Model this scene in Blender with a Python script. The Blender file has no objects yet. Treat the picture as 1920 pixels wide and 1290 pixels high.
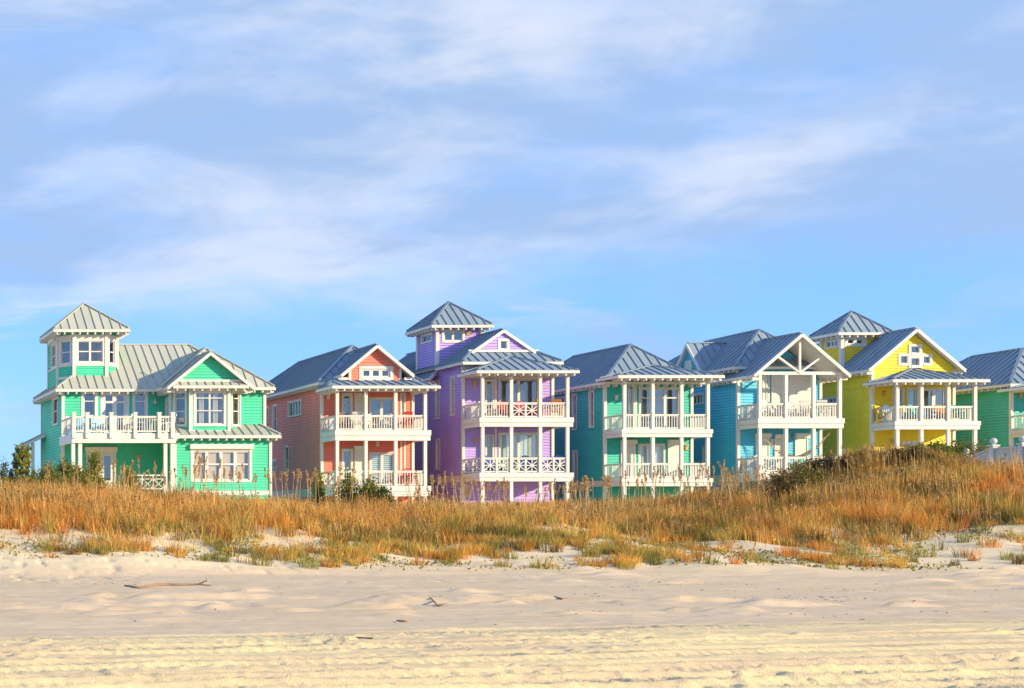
import bpy, math, random
import numpy as np
from mathutils import Vector, Matrix
random.seed(7); rng = np.random.default_rng(11)
R = math.radians
scene = bpy.context.scene
COL = scene.collection

# ---------------------------------------------------------------- camera
# F: focal length in photo pixels; CX, HY: the point where the houses' side walls vanish (lens shifted right and up)
F, CX, HY, CAMZ = 2970.0, -400.0, 976.0, 1.6
def fx(px, Y): return (px - CX) / F * Y
def fz(py, Y): return CAMZ + (HY - py) / F * Y
def yof(px, X): return X * F / (px - CX)
cam = bpy.data.cameras.new('camera'); camo = bpy.data.objects.new('camera', cam); COL.objects.link(camo)
camo.location = (0, 0, CAMZ); camo.rotation_euler = (R(90), 0, 0)
cam.sensor_width = 36; cam.lens = F / 1920 * 36
cam.shift_x = (960 - CX) / 1920; cam.shift_y = (HY - 645) / 1920
cam.clip_start = 0.5; cam.clip_end = 9000
scene.camera = camo
# ---------------------------------------------------------------- light
SUN_EL, SUN_AZ = 17.0, 49.0      # azimuth: degrees to the right of straight behind the camera
sd = Vector((math.sin(R(SUN_AZ)) * math.cos(R(SUN_EL)), -math.cos(R(SUN_AZ)) * math.cos(R(SUN_EL)), math.sin(R(SUN_EL))))
sl = bpy.data.lights.new('sun', 'SUN'); sl.energy = 4.1; sl.angle = R(0.6); sl.color = (1.0, 0.81, 0.50)
so = bpy.data.objects.new('sun', sl); COL.objects.link(so); so.rotation_euler = sd.to_track_quat('Z', 'Y').to_euler()
so.location = (40, -40, 60)
scene.view_settings.view_transform = 'Standard'; scene.view_settings.look = 'None'
scene.view_settings.exposure = 0.68; scene.view_settings.gamma = 1; scene.view_settings.use_curve_mapping = False
world = bpy.data.worlds.new('World'); scene.world = world; world.use_nodes = True
def build_world():
    nt = world.node_tree; nt.nodes.clear(); N = nt.nodes.new; L = nt.links.new
    def math_(op, a, b=None, c=None, clamp=False):
        n = N('ShaderNodeMath'); n.operation = op; n.use_clamp = clamp
        for i, v in enumerate((a, b, c)):
            if v is None: continue
            if isinstance(v, (int, float)): n.inputs[i].default_value = v
            else: L(v, n.inputs[i])
        return n.outputs[0]
    def ramp(v, lo, hi):
        n = N('ShaderNodeMapRange'); n.interpolation_type = 'SMOOTHSTEP'; n.clamp = True
        L(v, n.inputs[0]); n.inputs[1].default_value = lo; n.inputs[2].default_value = hi
        return n.outputs[0]
    def mix(f, a, b, mode='MIX'):
        n = N('ShaderNodeMix'); n.data_type = 'RGBA'; n.blend_type = mode
        if isinstance(f, (int, float)): n.inputs[0].default_value = f
        else: L(f, n.inputs[0])
        for i, v in ((6, a), (7, b)):
            if isinstance(v, tuple): n.inputs[i].default_value = (*v, 1)
            else: L(v, n.inputs[i])
        return n.outputs[2]
    sky = N('ShaderNodeTexSky'); sky.sky_type = 'NISHITA'; sky.sun_disc = False
    sky.sun_elevation = R(SUN_EL); sky.sun_rotation = R(180 - SUN_AZ); sky.dust_density = 0.3; sky.ozone_density = 2.5; sky.air_density = 1.0
    tc = N('ShaderNodeTexCoord'); sep = N('ShaderNodeSeparateXYZ'); L(tc.outputs['Generated'], sep.inputs[0])
    z = math_('MAXIMUM', sep.outputs[2], 0.0)
    def noise(scale, sz, off, detail, rough, dist, rot=0.0):
        m = N('ShaderNodeMapping'); L(tc.outputs['Generated'], m.inputs[0]); m.inputs['Scale'].default_value = (1, 1, sz); m.inputs['Location'].default_value = off; m.inputs['Rotation'].default_value = (0, rot, 0)
        n = N('ShaderNodeTexNoise'); L(m.outputs[0], n.inputs['Vector']); n.inputs['Scale'].default_value = scale
        n.inputs['Detail'].default_value = detail; n.inputs['Roughness'].default_value = rough; n.inputs['Distortion'].default_value = dist
        return n.outputs['Fac']
    big = noise(3.4, 2.2, CLOUD_OFF, 5, 0.52, 0.5, 0.06)
    med = noise(8.0, 2.6, tuple(3.1 + o * 1.7 for o in CLOUD_OFF), 8, 0.60, 0.7, 0.08)
    wisp = noise(6.5, 5.0, tuple(1.7 - o for o in CLOUD_OFF), 7, 0.60, 0.9, 0.10)
    tone = noise(4.6, 3.0, tuple(5.2 + o * 0.6 for o in CLOUD_OFF), 5, 0.5, 0.3, 0.05)
    dens = math_('ADD', math_('MULTIPLY', big, 0.52), math_('ADD', math_('MULTIPLY', med, 0.28), math_('MULTIPLY', wisp, 0.20)))
    elev = ramp(sep.outputs[2], 0.088, 0.168)          # the cloud sheet thins out towards the horizon
    dens = math_('ADD', dens, math_('MULTIPLY', elev, 0.30))
    cl = ramp(dens, CLOUD_LO, CLOUD_HI)
    low = math_('MULTIPLY', ramp(wisp, 0.46, 0.74), math_('MULTIPLY', ramp(sep.outputs[2], 0.03, 0.10), 0.75))
    cl = math_('MAXIMUM', cl, low)
    shade = ramp(math_('ADD', math_('MULTIPLY', tone, 0.65), math_('MULTIPLY', med, 0.35)), 0.38, 0.56)
    ccol = mix(shade, CLOUD_LIT, CLOUD_DARK)
    blue = mix(1.0, sky.outputs[0], SKY_TINT, 'MULTIPLY')
    scl = N('ShaderNodeVectorMath'); scl.operation = 'SCALE'; L(blue, scl.inputs[0]); scl.inputs['Scale'].default_value = SKY_STR
    thin = math_('SUBTRACT', 0.93, math_('MULTIPLY', ramp(z, 0.30, 0.75), 0.68))      # seen end on near the horizon the cloud sheet looks thicker than overhead
    base = mix(SKY_MIX, scl.outputs[0], SKY_BLUE)
    out = mix(math_('MULTIPLY', cl, thin), base, ccol)
    bg = N('ShaderNodeBackground'); L(out, bg.inputs[0]); bg.inputs[1].default_value = 1.0
    o = N('ShaderNodeOutputWorld'); L(bg.outputs[0], o.inputs[0])
SKY_STR = 0.12; SKY_MIX = 0.55; SKY_BLUE = (0.17, 0.39, 0.84)
SKY_TINT = (0.66, 0.88, 1.25)
CLOUD_OFF = (4.5603, 4.4783, -2.6607); CLOUD_LO, CLOUD_HI = 0.54, 0.86
CLOUD_LIT = (0.50, 0.53, 0.61); CLOUD_DARK = (0.25, 0.355, 0.54)
build_world()

# ---------------------------------------------------------------- materials
MATS = {}
def new_mat(name):
    m = bpy.data.materials.new(name); m.use_nodes = True; nt = m.node_tree
    p = nt.nodes['Principled BSDF']
    MATS[name] = m
    return m, nt, p
def ntex(nt, scale, detail=4, rough=0.55, sx=(1, 1, 1), coord='Object'):
    tc = nt.nodes.new('ShaderNodeTexCoord'); mp = nt.nodes.new('ShaderNodeMapping'); n = nt.nodes.new('ShaderNodeTexNoise')
    nt.links.new(tc.outputs[coord], mp.inputs[0]); nt.links.new(mp.outputs[0], n.inputs['Vector'])
    mp.inputs['Scale'].default_value = sx; n.inputs['Scale'].default_value = scale; n.inputs['Detail'].default_value = detail; n.inputs['Roughness'].default_value = rough
    return n.outputs['Fac']
def mixc(nt, f, a, b, mode='MIX'):
    n = nt.nodes.new('ShaderNodeMix'); n.data_type = 'RGBA'; n.blend_type = mode
    if isinstance(f, (int, float)): n.inputs[0].default_value = f
    else: nt.links.new(f, n.inputs[0])
    for i, v in ((6, a), (7, b)):
        if isinstance(v, tuple): n.inputs[i].default_value = (*v, 1)
        else: nt.links.new(v, n.inputs[i])
    return n.outputs[2]
def mrange(nt, v, lo, hi, a=0.0, b=1.0):
    n = nt.nodes.new('ShaderNodeMapRange'); nt.links.new(v, n.inputs[0])
    for i, x in ((1, lo), (2, hi), (3, a), (4, b)): n.inputs[i].default_value = x
    return n.outputs[0]
def bump(nt, p, h, strength=0.3, dist=0.02):
    b = nt.nodes.new('ShaderNodeBump'); b.inputs['Strength'].default_value = strength; b.inputs['Distance'].default_value = dist
    nt.links.new(h, b.inputs['Height']); nt.links.new(b.outputs[0], p.inputs['Normal'])
def paint(name, c, rough=0.5, wear=0.14, boards=False):
    m, nt, p = new_mat(name)
    a = ntex(nt, 1.1, 5, 0.6, (1, 1, 0.35)); b = ntex(nt, 9, 4, 0.6, (0.4, 0.4, 2.2))
    dark = tuple(x * (1 - wear) for x in c); lite = tuple(min(1, x * (1 + wear * 0.6) + 0.006) for x in c)
    col = mixc(nt, mrange(nt, a, 0.3, 0.7), dark, lite)
    col = mixc(nt, mrange(nt, b, 0.35, 0.75, 0, 0.5), col, tuple(x * (1 - wear * 0.7) for x in c))
    if boards:                                             # each siding board weathers a little differently
        tc = nt.nodes.new('ShaderNodeTexCoord'); sp = nt.nodes.new('ShaderNodeSeparateXYZ'); nt.links.new(tc.outputs['Object'], sp.inputs[0])
        def mth(op, a, b=0.0):
            n = nt.nodes.new('ShaderNodeMath'); n.operation = op
            for i, x in ((0, a), (1, b)):
                if isinstance(x, (int, float)): n.inputs[i].default_value = x
                else: nt.links.new(x, n.inputs[i])
            return n.outputs[0]
        row = mth('FLOOR', mth('DIVIDE', sp.outputs[2], 0.165)); al = mth('FLOOR', mth('ADD', mth('DIVIDE', mth('ADD', sp.outputs[0], sp.outputs[1]), 3.4), mth('MULTIPLY', mth('SINE', mth('MULTIPLY', row, 12.9898)), 7.0)))
        cb = nt.nodes.new('ShaderNodeCombineXYZ'); nt.links.new(row, cb.inputs[0]); nt.links.new(al, cb.inputs[1]); wn = nt.nodes.new('ShaderNodeTexWhiteNoise'); nt.links.new(cb.outputs[0], wn.inputs['Vector'])
        col = mixc(nt, mrange(nt, wn.outputs['Value'], 0, 1, 0, 0.32), col, tuple(x * 0.74 + 0.01 for x in c))
        st = ntex(nt, 2.6, 5, 0.65, (1.6, 1.6, 0.12)); col = mixc(nt, mrange(nt, st, 0.52, 0.78, 0, 0.35), col, tuple(x * 0.68 + 0.05 for x in c))
    nt.links.new(col, p.inputs['Base Color']); p.inputs['Roughness'].default_value = rough
    p.inputs['Specular IOR Level'].default_value = 0.3
    return m
WHITE = paint('white_paint', (0.71, 0.695, 0.655), 0.5, 0.13)
CREAM = paint('cream_paint', (0.66, 0.64, 0.54), 0.5, 0.08)
SHUT = paint('shutter_white', (0.76, 0.735, 0.66), 0.45, 0.06)
MINT = paint('mint_paint', (0.075, 0.64, 0.41), boards=True)
CORAL = paint('coral_paint', (0.86, 0.245, 0.175), boards=True)
PURP = paint('purple_paint', (0.50, 0.355, 0.82), boards=True)
TEAL = paint('teal_paint', (0.05, 0.53, 0.43), boards=True)
BLUE = paint('blue_paint', (0.085, 0.55, 0.80), boards=True)
YELL = paint('yellow_paint', (0.88, 0.68, 0.04), boards=True)
SEAF = paint('seafoam_paint', (0.075, 0.54, 0.47), boards=True)
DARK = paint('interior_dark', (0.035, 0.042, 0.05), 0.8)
CURT = paint('curtain_cloth', (0.72, 0.60, 0.40), 0.9)
BLIND = paint('blind_cloth', (0.74, 0.52, 0.30), 0.9)
PALE = paint('pale_blind', (0.66, 0.74, 0.66), 0.8)
WOOD = paint('grey_wood', (0.30, 0.23, 0.17), 0.8, 0.25)
LAMP = paint('lamp_brass', (0.55, 0.36, 0.14), 0.4)
LAMPW = paint('lamp_white', (0.7, 0.68, 0.6), 0.4)
COLS = {}
def cpaint(key, c):
    if key not in COLS: COLS[key] = paint('chair_' + key, c, 0.45, 0.1)
    return COLS[key]
def roof_mat(name, c0, c1, c2):
    m, nt, p = new_mat(name)
    oi = nt.nodes.new('ShaderNodeObjectInfo')
    a = ntex(nt, 0.8, 4, 0.6, (1, 1, 1))
    col = mixc(nt, oi.outputs['Random'], c0, c1)
    col = mixc(nt, mrange(nt, a, 0.35, 0.7, 0, 0.45), col, c2)
    nt.links.new(col, p.inputs['Base Color']); p.inputs['Metallic'].default_value = 0.0; p.inputs['Specular IOR Level'].default_value = 0.25
    nt.links.new(mrange(nt, a, 0.3, 0.7, 0.42, 0.56), p.inputs['Roughness'])
    return m
METAL_GREY = roof_mat('metal_roof', (0.20, 0.275, 0.345), (0.265, 0.33, 0.39), (0.275, 0.325, 0.36))
METAL_PALE = roof_mat('pale_metal_roof', (0.43, 0.44, 0.37), (0.50, 0.50, 0.42), (0.51, 0.50, 0.39))
METAL = METAL_GREY
def glass_mat():
    m = bpy.data.materials.new('window_glass'); m.use_nodes = True; nt = m.node_tree; nt.nodes.clear()
    t = nt.nodes.new('ShaderNodeBsdfTransparent'); t.inputs[0].default_value = (0.85, 0.9, 0.9, 1)
    g = nt.nodes.new('ShaderNodeBsdfGlossy'); g.inputs['Roughness'].default_value = 0.03; g.inputs[0].default_value = (0.9, 0.95, 1, 1)
    b = nt.nodes.new('ShaderNodeBump'); b.inputs['Strength'].default_value = 0.05; b.inputs['Distance'].default_value = 0.01
    nt.links.new(ntex(nt, 1.6, 1), b.inputs['Height']); nt.links.new(b.outputs[0], g.inputs['Normal'])
    mx = nt.nodes.new('ShaderNodeMixShader'); mx.inputs[0].default_value = 0.2
    nt.links.new(t.outputs[0], mx.inputs[1]); nt.links.new(g.outputs[0], mx.inputs[2])
    o = nt.nodes.new('ShaderNodeOutputMaterial'); nt.links.new(mx.outputs[0], o.inputs[0])
    return m
GLASS = glass_mat()

# ---------------------------------------------------------------- mesh helpers
class Thing:
    def __init__(s, name, label, cat, origin, group=None):
        s.o = Vector(origin); e = bpy.data.objects.new(name, None); COL.objects.link(e); e.location = s.o
        e.empty_display_size = 0.3; e['label'] = label; e['category'] = cat
        if group: e['group'] = group
        s.e = e
class MB:
    def __init__(s): s.v = []; s.f = []
    def add(s, vs, fs):
        n = len(s.v); s.v += [tuple(v) for v in vs]; s.f += [tuple(i + n for i in f) for f in fs]; return s
    def box(s, x0, x1, y0, y1, z0, z1):
        vs = [(x, y, z) for z in (z0, z1) for y in (y0, y1) for x in (x0, x1)]
        return s.add(vs, [(0, 2, 3, 1), (4, 5, 7, 6), (0, 1, 5, 4), (2, 6, 7, 3), (0, 4, 6, 2), (1, 3, 7, 5)])
    def bar(s, p, q, w, h, up=(0, 0, 1)):
        p = Vector(p); q = Vector(q); d = (q - p).normalized(); u = Vector(up)
        sd_ = d.cross(u)
        if sd_.length < 1e-4: sd_ = d.cross(Vector((1, 0, 0)))
        sd_.normalize(); u = sd_.cross(d).normalized()
        a = sd_ * w / 2; b = u * h / 2
        vs = [e + x * a + y * b for e in (p, q) for x, y in ((-1, -1), (1, -1), (1, 1), (-1, 1))]
        return s.add(vs, [(3, 2, 1, 0), (4, 5, 6, 7), (0, 1, 5, 4), (1, 2, 6, 5), (2, 3, 7, 6), (3, 0, 4, 7)])
    def prism(s, poly, vec):
        n = len(poly); v = Vector(vec); vs = [Vector(p) for p in poly] + [Vector(p) + v for p in poly]
        return s.add(vs, [tuple(range(n))[::-1], tuple(range(n, 2 * n))] + [(i, (i + 1) % n, n + (i + 1) % n, n + i) for i in range(n)])
    def tube(s, pts, rad, n=6):
        pts = [Vector(p) for p in pts]; rings = []
        for i, p in enumerate(pts):
            d = (pts[min(i + 1, len(pts) - 1)] - pts[max(i - 1, 0)]).normalized()
            a = d.cross(Vector((0, 0, 1)));  a = a if a.length > 1e-3 else Vector((1, 0, 0)); a.normalize(); b = a.cross(d)
            r = rad[i] if hasattr(rad, '__len__') else rad
            rings.append([p + (a * math.cos(t) + b * math.sin(t)) * r for t in (2 * math.pi * k / n for k in range(n))])
        vs = [v for rg in rings for v in rg]; fs = []
        for i in range(len(pts) - 1):
            for k in range(n): fs.append((i * n + k, i * n + (k + 1) % n, (i + 1) * n + (k + 1) % n, (i + 1) * n + k))
        fs.append(tuple(range(n))[::-1]); fs.append(tuple(range((len(pts) - 1) * n, len(pts) * n)))
        return s.add(vs, fs)
    def lathe(s, c, prof, n=12):
        vs = []; fs = []
        for r, z in prof:
            for k in range(n): t = 2 * math.pi * k / n; vs.append((c[0] + r * math.cos(t), c[1] + r * math.sin(t), c[2] + z))
        for i in range(len(prof) - 1):
            for k in range(n): fs.append((i * n + k, i * n + (k + 1) % n, (i + 1) * n + (k + 1) % n, (i + 1) * n + k))
        return s.add(vs, fs)
    def build(s, name, mat, T=None, parent=None, kind=None, smooth=False, label=None):
        o = T.o if T else Vector((0, 0, 0))
        me = bpy.data.meshes.new(name); me.from_pydata([(v[0] - o.x, v[1] - o.y, v[2] - o.z) for v in s.v], [], s.f)
        me.materials.append(mat)
        if smooth: me.shade_smooth()
        ob = bpy.data.objects.new(name, me); COL.objects.link(ob)
        if T: ob.parent = parent or T.e
        if kind: ob['kind'] = kind
        if label: ob['label'] = label
        return ob
SHARED = {}
def shared_box(T, name, size, loc, mat, parent, rot=0.0):
    k = (name, tuple(round(x, 3) for x in size), mat.name)
    if k not in SHARED:
        b = MB().box(-size[0] / 2, size[0] / 2, -size[1] / 2, size[1] / 2, 0, size[2])
        me = bpy.data.meshes.new(name); me.from_pydata(b.v, [], b.f); me.materials.append(mat); SHARED[k] = me
    ob = bpy.data.objects.new(name, SHARED[k]); COL.objects.link(ob); ob.parent = parent
    ob.location = Vector(loc) - T.o; ob.rotation_euler.z = rot
    return ob

# ---------------------------------------------------------------- house helpers
def clip2(poly, axis, lim, keep_greater):
    out = []
    for i in range(len(poly)):
        p, q = poly[i], poly[(i + 1) % len(poly)]
        ip = (p[axis] >= lim) == keep_greater or p[axis] == lim; iq = (q[axis] >= lim) == keep_greater or q[axis] == lim
        if ip: out.append(p)
        if ip != iq:
            t = (lim - p[axis]) / (q[axis] - p[axis]); out.append(tuple(p[k] + t * (q[k] - p[k]) for k in (0, 1)))
    return out
def roof(T, planes, caps=(), spacing=0.5, name='roof', fascias=(), rakes=(), tails=()):
    """planes: polygons whose first edge is the eave; caps: hip and ridge lines; fascias, rakes: edges with a white board; tails: (p, q, inward) eaves with rafter tails"""
    slab = MB(); norms = []
    for poly in planes:
        P = [Vector(p) for p in poly]; n = (P[1] - P[0]).cross(P[2] - P[0]).normalized()
        if n.z < 0: n = -n
        norms.append(n); slab.prism(P, n * -0.09)
    r = slab.build(name, WHITE, T)
    for poly, n in zip(planes, norms):
        P = [Vector(p) for p in poly]; e = (P[1] - P[0]).normalized(); s_ = n.cross(e).normalized()
        if s_.z < 0: s_ = -s_
        o = P[0]; pts = [((p - o).dot(e), (p - o).dot(s_)) for p in P]
        a0 = min(p[0] for p in pts); a1 = max(p[0] for p in pts); k = max(1, round((a1 - a0) / spacing)); w = (a1 - a0) / k
        for i in range(k):
            lo, hi = a0 + i * w, a0 + (i + 1) * w
            q = clip2(clip2(pts, 0, lo, True), 0, hi, False)
            if len(q) < 3: continue
            to3 = lambda a, b, h: o + e * a + s_ * b + n * h
            b = MB(); b.prism([to3(x, y, 0.004) for x, y in q], n * 0.022)
            c = clip2(clip2(pts, 0, lo + 1e-3, True), 0, lo + 0.02, False)
            if i > 0 and len(c) >= 3:
                y0 = min(p[1] for p in c); y1 = max(p[1] for p in c)
                if y1 - y0 > 0.1: b.bar(to3(lo, y0, 0.055), to3(lo, y1, 0.05), 0.03, 0.07, n)
            b.build('roof_panel', METAL, T, r)
    for p, q in caps:
        p, q = Vector(p), Vector(q); p = p + (q - p).normalized() * 0.08; b = MB().bar(p + Vector((0, 0, 0.075)), q + Vector((0, 0, 0.075)), 0.16, 0.06); b.build('ridge_cap', METAL, T, r)
    for p, q in fascias:
        p, q = Vector(p), Vector(q); b = MB().bar(p + Vector((0, 0, -0.085)), q + Vector((0, 0, -0.075)), 0.06, 0.15); b.build('fascia', WHITE, T, r)
    for i, (p, q) in enumerate(rakes):
        p, q = Vector(p), Vector(q); d = q - p; sh = Vector((d.y, -d.x, 0)).normalized() * (0.004 * i); p = p - sh; q = q - sh; b = MB().bar(p + Vector((0, 0, -0.075)), q + Vector((0, 0, -0.075)), 0.07, 0.165); b.build('rake_board', WHITE, T, r)
    for p, q, inw in tails:
        p, q, inw = Vector(p), Vector(q), Vector(inw); d = q - p; k = max(1, int(d.length / 0.5)); ang = math.atan2(inw.y, inw.x)
        for i in range(k + 1):
            c = p + d * ((i + 0.5) / (k + 1)) + inw * 0.24
            shared_box(T, 'rafter_tail', (0.44, 0.07, 0.15), (c.x, c.y, c.z - 0.285), WHITE, r, ang)
    return r
def hip(T, x0, x1, y0, y1, z, ra, rb, along='Y', skip=(), spacing=0.5, name='roof', tail=('front', 'left')):
    a, b, c, d = (x0, y0, z), (x1, y0, z), (x1, y1, z), (x0, y1, z)
    if along == 'Y': pl = dict(front=[a, b, ra], right=[b, c, rb, ra], back=[c, d, rb], left=[d, a, ra, rb]); caps = [(a, ra), (b, ra), (c, rb), (d, rb), (ra, rb)]
    else: pl = dict(front=[a, b, rb, ra], right=[b, c, rb], back=[c, d, ra, rb], left=[d, a, ra]); caps = [(a, ra), (d, ra), (b, rb), (c, rb), (ra, rb)]
    pl = {k: [p for i, p in enumerate(v) if p not in v[:i]] for k, v in pl.items()}
    caps = [(p, q) for p, q in caps if (Vector(p) - Vector(q)).length > 0.05]
    ed = dict(front=(a, b, (0, 1, 0)), left=(d, a, (1, 0, 0)), right=(b, c, (-1, 0, 0)), back=(c, d, (0, -1, 0)))
    return roof(T, [v for k, v in pl.items() if k not in skip], caps, spacing, name, [ed[k][:2] for k in ed if k not in skip], (), [ed[k] for k in tail])
def gable_roof(T, xc, half, yf, yb, ze, zr, spacing=0.5, name='roof', tail=True):
    """ridge along Y; open rake at the front"""
    l0, l1 = (xc - half, yf, ze), (xc - half, yb, ze); r0, r1 = (xc + half, yf, ze), (xc + half, yb, ze); a0, a1 = (xc, yf, zr), (xc, yb, zr)
    return roof(T, [[l1, l0, a0, a1], [r0, r1, a1, a0]], [(a0, a1)], spacing, name, [(l1, l0), (r0, r1)], [(l0, a0), (a0, r0)], [(l1, l0, (1, 0, 0)), (r0, r1, (-1, 0, 0))] if tail else [])

class Wall:
    def __init__(s, T, p0, p1, z0, z1, mat, poly=None, name='siding', pitch=0.165):
        s.T = T; s.p0 = Vector((p0[0], p0[1], 0)); d = Vector((p1[0] - p0[0], p1[1] - p0[1], 0)); s.len = d.length; s.U = d.normalized(); s.N = Vector((s.U.y, -s.U.x, 0))
        s.z0, s.z1, s.mat, s.pitch, s.name = z0, z1, mat, pitch, name
        s.poly = poly or [(0, z0), (s.len, z0), (s.len, z1), (0, z1)]; s.holes = []
    def P(s, u, z, o=0.0): v = s.p0 + s.U * u + s.N * o; return Vector((v.x, v.y, z))
    def slab(s, b, u0, u1, z0, z1, o0, o1):
        vs = [s.P(u, z, o) for z in (z0, z1) for o in (o0, o1) for u in (u0, u1)]
        b.add(vs, [(0, 2, 3, 1), (4, 5, 7, 6), (0, 1, 5, 4), (2, 6, 7, 3), (0, 4, 6, 2), (1, 3, 7, 5)])
    def span(s, z):
        us = []
        n = len(s.poly)
        for i in range(n):
            (u0, a), (u1, b) = s.poly[i], s.poly[(i + 1) % n]
            if a == b:
                if abs(z - a) < 1e-6: us += [u0, u1]
            elif min(a, b) - 1e-6 <= z <= max(a, b) + 1e-6: us.append(u0 + (u1 - u0) * (z - a) / (b - a))
        return (min(us), max(us)) if us else None
    def opening(s, name, u0, u1, z0, z1, cols=1, rows=(0.5, 0.5), cas=0.095, bar=0.05, bot=None, head=False, behind=None, bh_cover=1.0, proud=0.055, mat=None):
        """a window or glazed door: casing, and for each light a sash bar frame and a pane"""
        mat = mat or WHITE; T = s.T; b = MB()
        s.slab(b, u0, u0 + cas, z0, z1, -0.13, proud); s.slab(b, u1 - cas, u1, z0, z1, -0.13, proud)
        s.slab(b, u0 + cas, u1 - cas, z1 - cas, z1, -0.13, proud); s.slab(b, u0 + cas, u1 - cas, z0, z0 + (bot if bot is not None else cas * 0.8), -0.13, proud + 0.02)
        w = b.build(name, mat, T)
        if head:
            h = MB(); s.slab(h, u0 - 0.06, u1 + 0.06, z1 - 0.02, z1 + 0.24, 0.02, 0.24); h.build('shutter_box', SHUT, T, w)
        s.holes.append((u0 + 0.04, u1 - 0.04, z0 + 0.04, z1 - 0.04))
        iu0, iu1, iz0, iz1 = u0 + cas, u1 - cas, z0 + (bot if bot is not None else cas * 0.8), z1 - cas
        cw = (iu1 - iu0) / cols
        for c in range(cols):
            a0, a1 = iu0 + c * cw, iu0 + (c + 1) * cw
            sb = MB(); s.slab(sb, a0, a0 + bar, iz0, iz1, -0.09, -0.02); s.slab(sb, a1 - bar, a1, iz0, iz1, -0.09, -0.02)
            s.slab(sb, a0 + bar, a1 - bar, iz1 - bar, iz1, -0.09, -0.02); s.slab(sb, a0 + bar, a1 - bar, iz0, iz0 + bar * (2.5 if name == 'door' else 1), -0.09, -0.02)
            zt = iz1 - bar; tot = iz1 - iz0 - 2 * bar; edges = []
            for i, r_ in enumerate(rows):
                zb = zt - tot * r_ / sum(rows)
                if i < len(rows) - 1: s.slab(sb, a0 + bar, a1 - bar, zb - bar / 2, zb + bar / 2, -0.088, -0.022)
                edges.append((zb, zt)); zt = zb
            sb.build('sash', mat, T, w)
            for zb, zt in edges:
                pb = MB().add([s.P(a0 + bar * 0.5, zb, -0.06), s.P(a1 - bar * 0.5, zb, -0.06), s.P(a1 - bar * 0.5, zt, -0.06), s.P(a0 + bar * 0.5, zt, -0.06)], [(0, 1, 2, 3)]); pb.build('pane', GLASS, T, w)
        if behind:
            zlo = iz1 - (iz1 - iz0) * bh_cover
            if behind == 'blind':
                for c in range(cols):
                    q = MB(); s.slab(q, iu0 + c * cw + 0.05, iu0 + c * cw + cw * 0.74, iz0 + 0.02, iz1, -0.19, -0.17); q.build('blind', BLIND, T, w)
            elif behind == 'curtain':
                for c in range(cols):
                    q = MB(); n = 7; g = 0.34
                    for j in range(n):
                        ua = iu0 + cw * (c + 0.30 + g * j / n); s.slab(q, ua, ua + cw * g / n, iz0, iz1, -0.24 - 0.05 * (j % 2), -0.2 - 0.05 * (j % 2))
                    q.build('curtain', CURT, T, w)
            elif behind == 'pale':
                q = MB(); n = max(6, int((iu1 - iu0) / 0.12))
                for j in range(n):
                    ua = iu0 + (iu1 - iu0) * j / n; s.slab(q, ua, ua + (iu1 - iu0) / n * 0.9, iz0, iz1, -0.2 - 0.03 * (j % 2), -0.18 - 0.03 * (j % 2))
                q.build('blind', PALE, T, w)
            elif behind == 'louvre':
                q = MB(); n = int((iz1 - iz0) / 0.11)
                for j in range(n):
                    zz = iz0 + (iz1 - iz0) * j / n; s.slab(q, iu0, iu1, zz, zz + 0.08, -0.17 - 0.0, -0.14)
                q.build('blind', PALE, T, w)
        return w
    def shutter(s, u0, u1, z0, z1, box=True):
        b = MB(); n = max(4, int((z1 - z0) / 0.085)); h = (z1 - z0) / n
        for i in range(n):
            za, zb = z0 + i * h, z0 + (i + 1) * h
            vs = [s.P(u, z, o) for z, o in ((za, 0.045), (za + h * 0.2, 0.07), (zb, 0.055)) for u in (u0 + 0.05, u1 - 0.05)]
            b.add(vs, [(0, 1, 3, 2), (2, 3, 5, 4)])
        r = b.build('roller_shutter', SHUT, s.T)
        g = MB(); s.slab(g, u0, u0 + 0.06, z0, z1, 0.0, 0.1); s.slab(g, u1 - 0.06, u1, z0, z1, 0.0, 0.1); g.build('guide_rail', SHUT, s.T, r)
        if box: q = MB(); s.slab(q, u0 - 0.03, u1 + 0.03, z1 - 0.02, z1 + 0.22, 0.02, 0.26); q.build('shutter_box', SHUT, s.T, r)
        return r
    def lamp(s, u, z, mat=None, w=0.16, h=0.24):
        b = MB(); s.slab(b, u - w / 2, u + w / 2, z - h / 2, z + h / 2, 0.01, 0.1); s.slab(b, u - w * 0.65, u + w * 0.65, z + h / 2, z + h / 2 + 0.05, 0.01, 0.16)
        return b.build('wall_lamp', mat or LAMPW, s.T)
    def finish(s):
        b = MB(); T = s.T; zs = min(p[1] for p in s.poly); ze = max(p[1] for p in s.poly); n = max(1, math.ceil((ze - zs) / s.pitch))
        for i in range(n):
            za, zb = zs + i * s.pitch, min(ze, zs + (i + 1) * s.pitch)
            A, B = s.span(za + 1e-5), s.span(zb - 1e-5)
            if not A or not B: continue
            segs = [(A[0], A[1], B[0], B[1])]; zm = (za + zb) / 2
            for h in s.holes:
                if h[2] < zm < h[3]:
                    new = []
                    for a0, a1, b0, b1 in segs:
                        if h[1] <= a0 or h[0] >= a1: new.append((a0, a1, b0, b1)); continue
                        if h[0] > a0: new.append((a0, h[0], b0, h[0]))
                        if h[1] < a1: new.append((h[1], a1, h[1], b1))
                    segs = new
            for a0, a1, b0, b1 in segs:
                vs = [s.P(a0, za, 0), s.P(a1, za, 0), s.P(a0, za, 0.047), s.P(a1, za, 0.047), s.P(b0, zb, 0.0), s.P(b1, zb, 0.0)]
                b.add(vs, [(0, 1, 3, 2), (2, 3, 5, 4)])
        return b.build(s.name, s.mat, T, kind='stuff')
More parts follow.
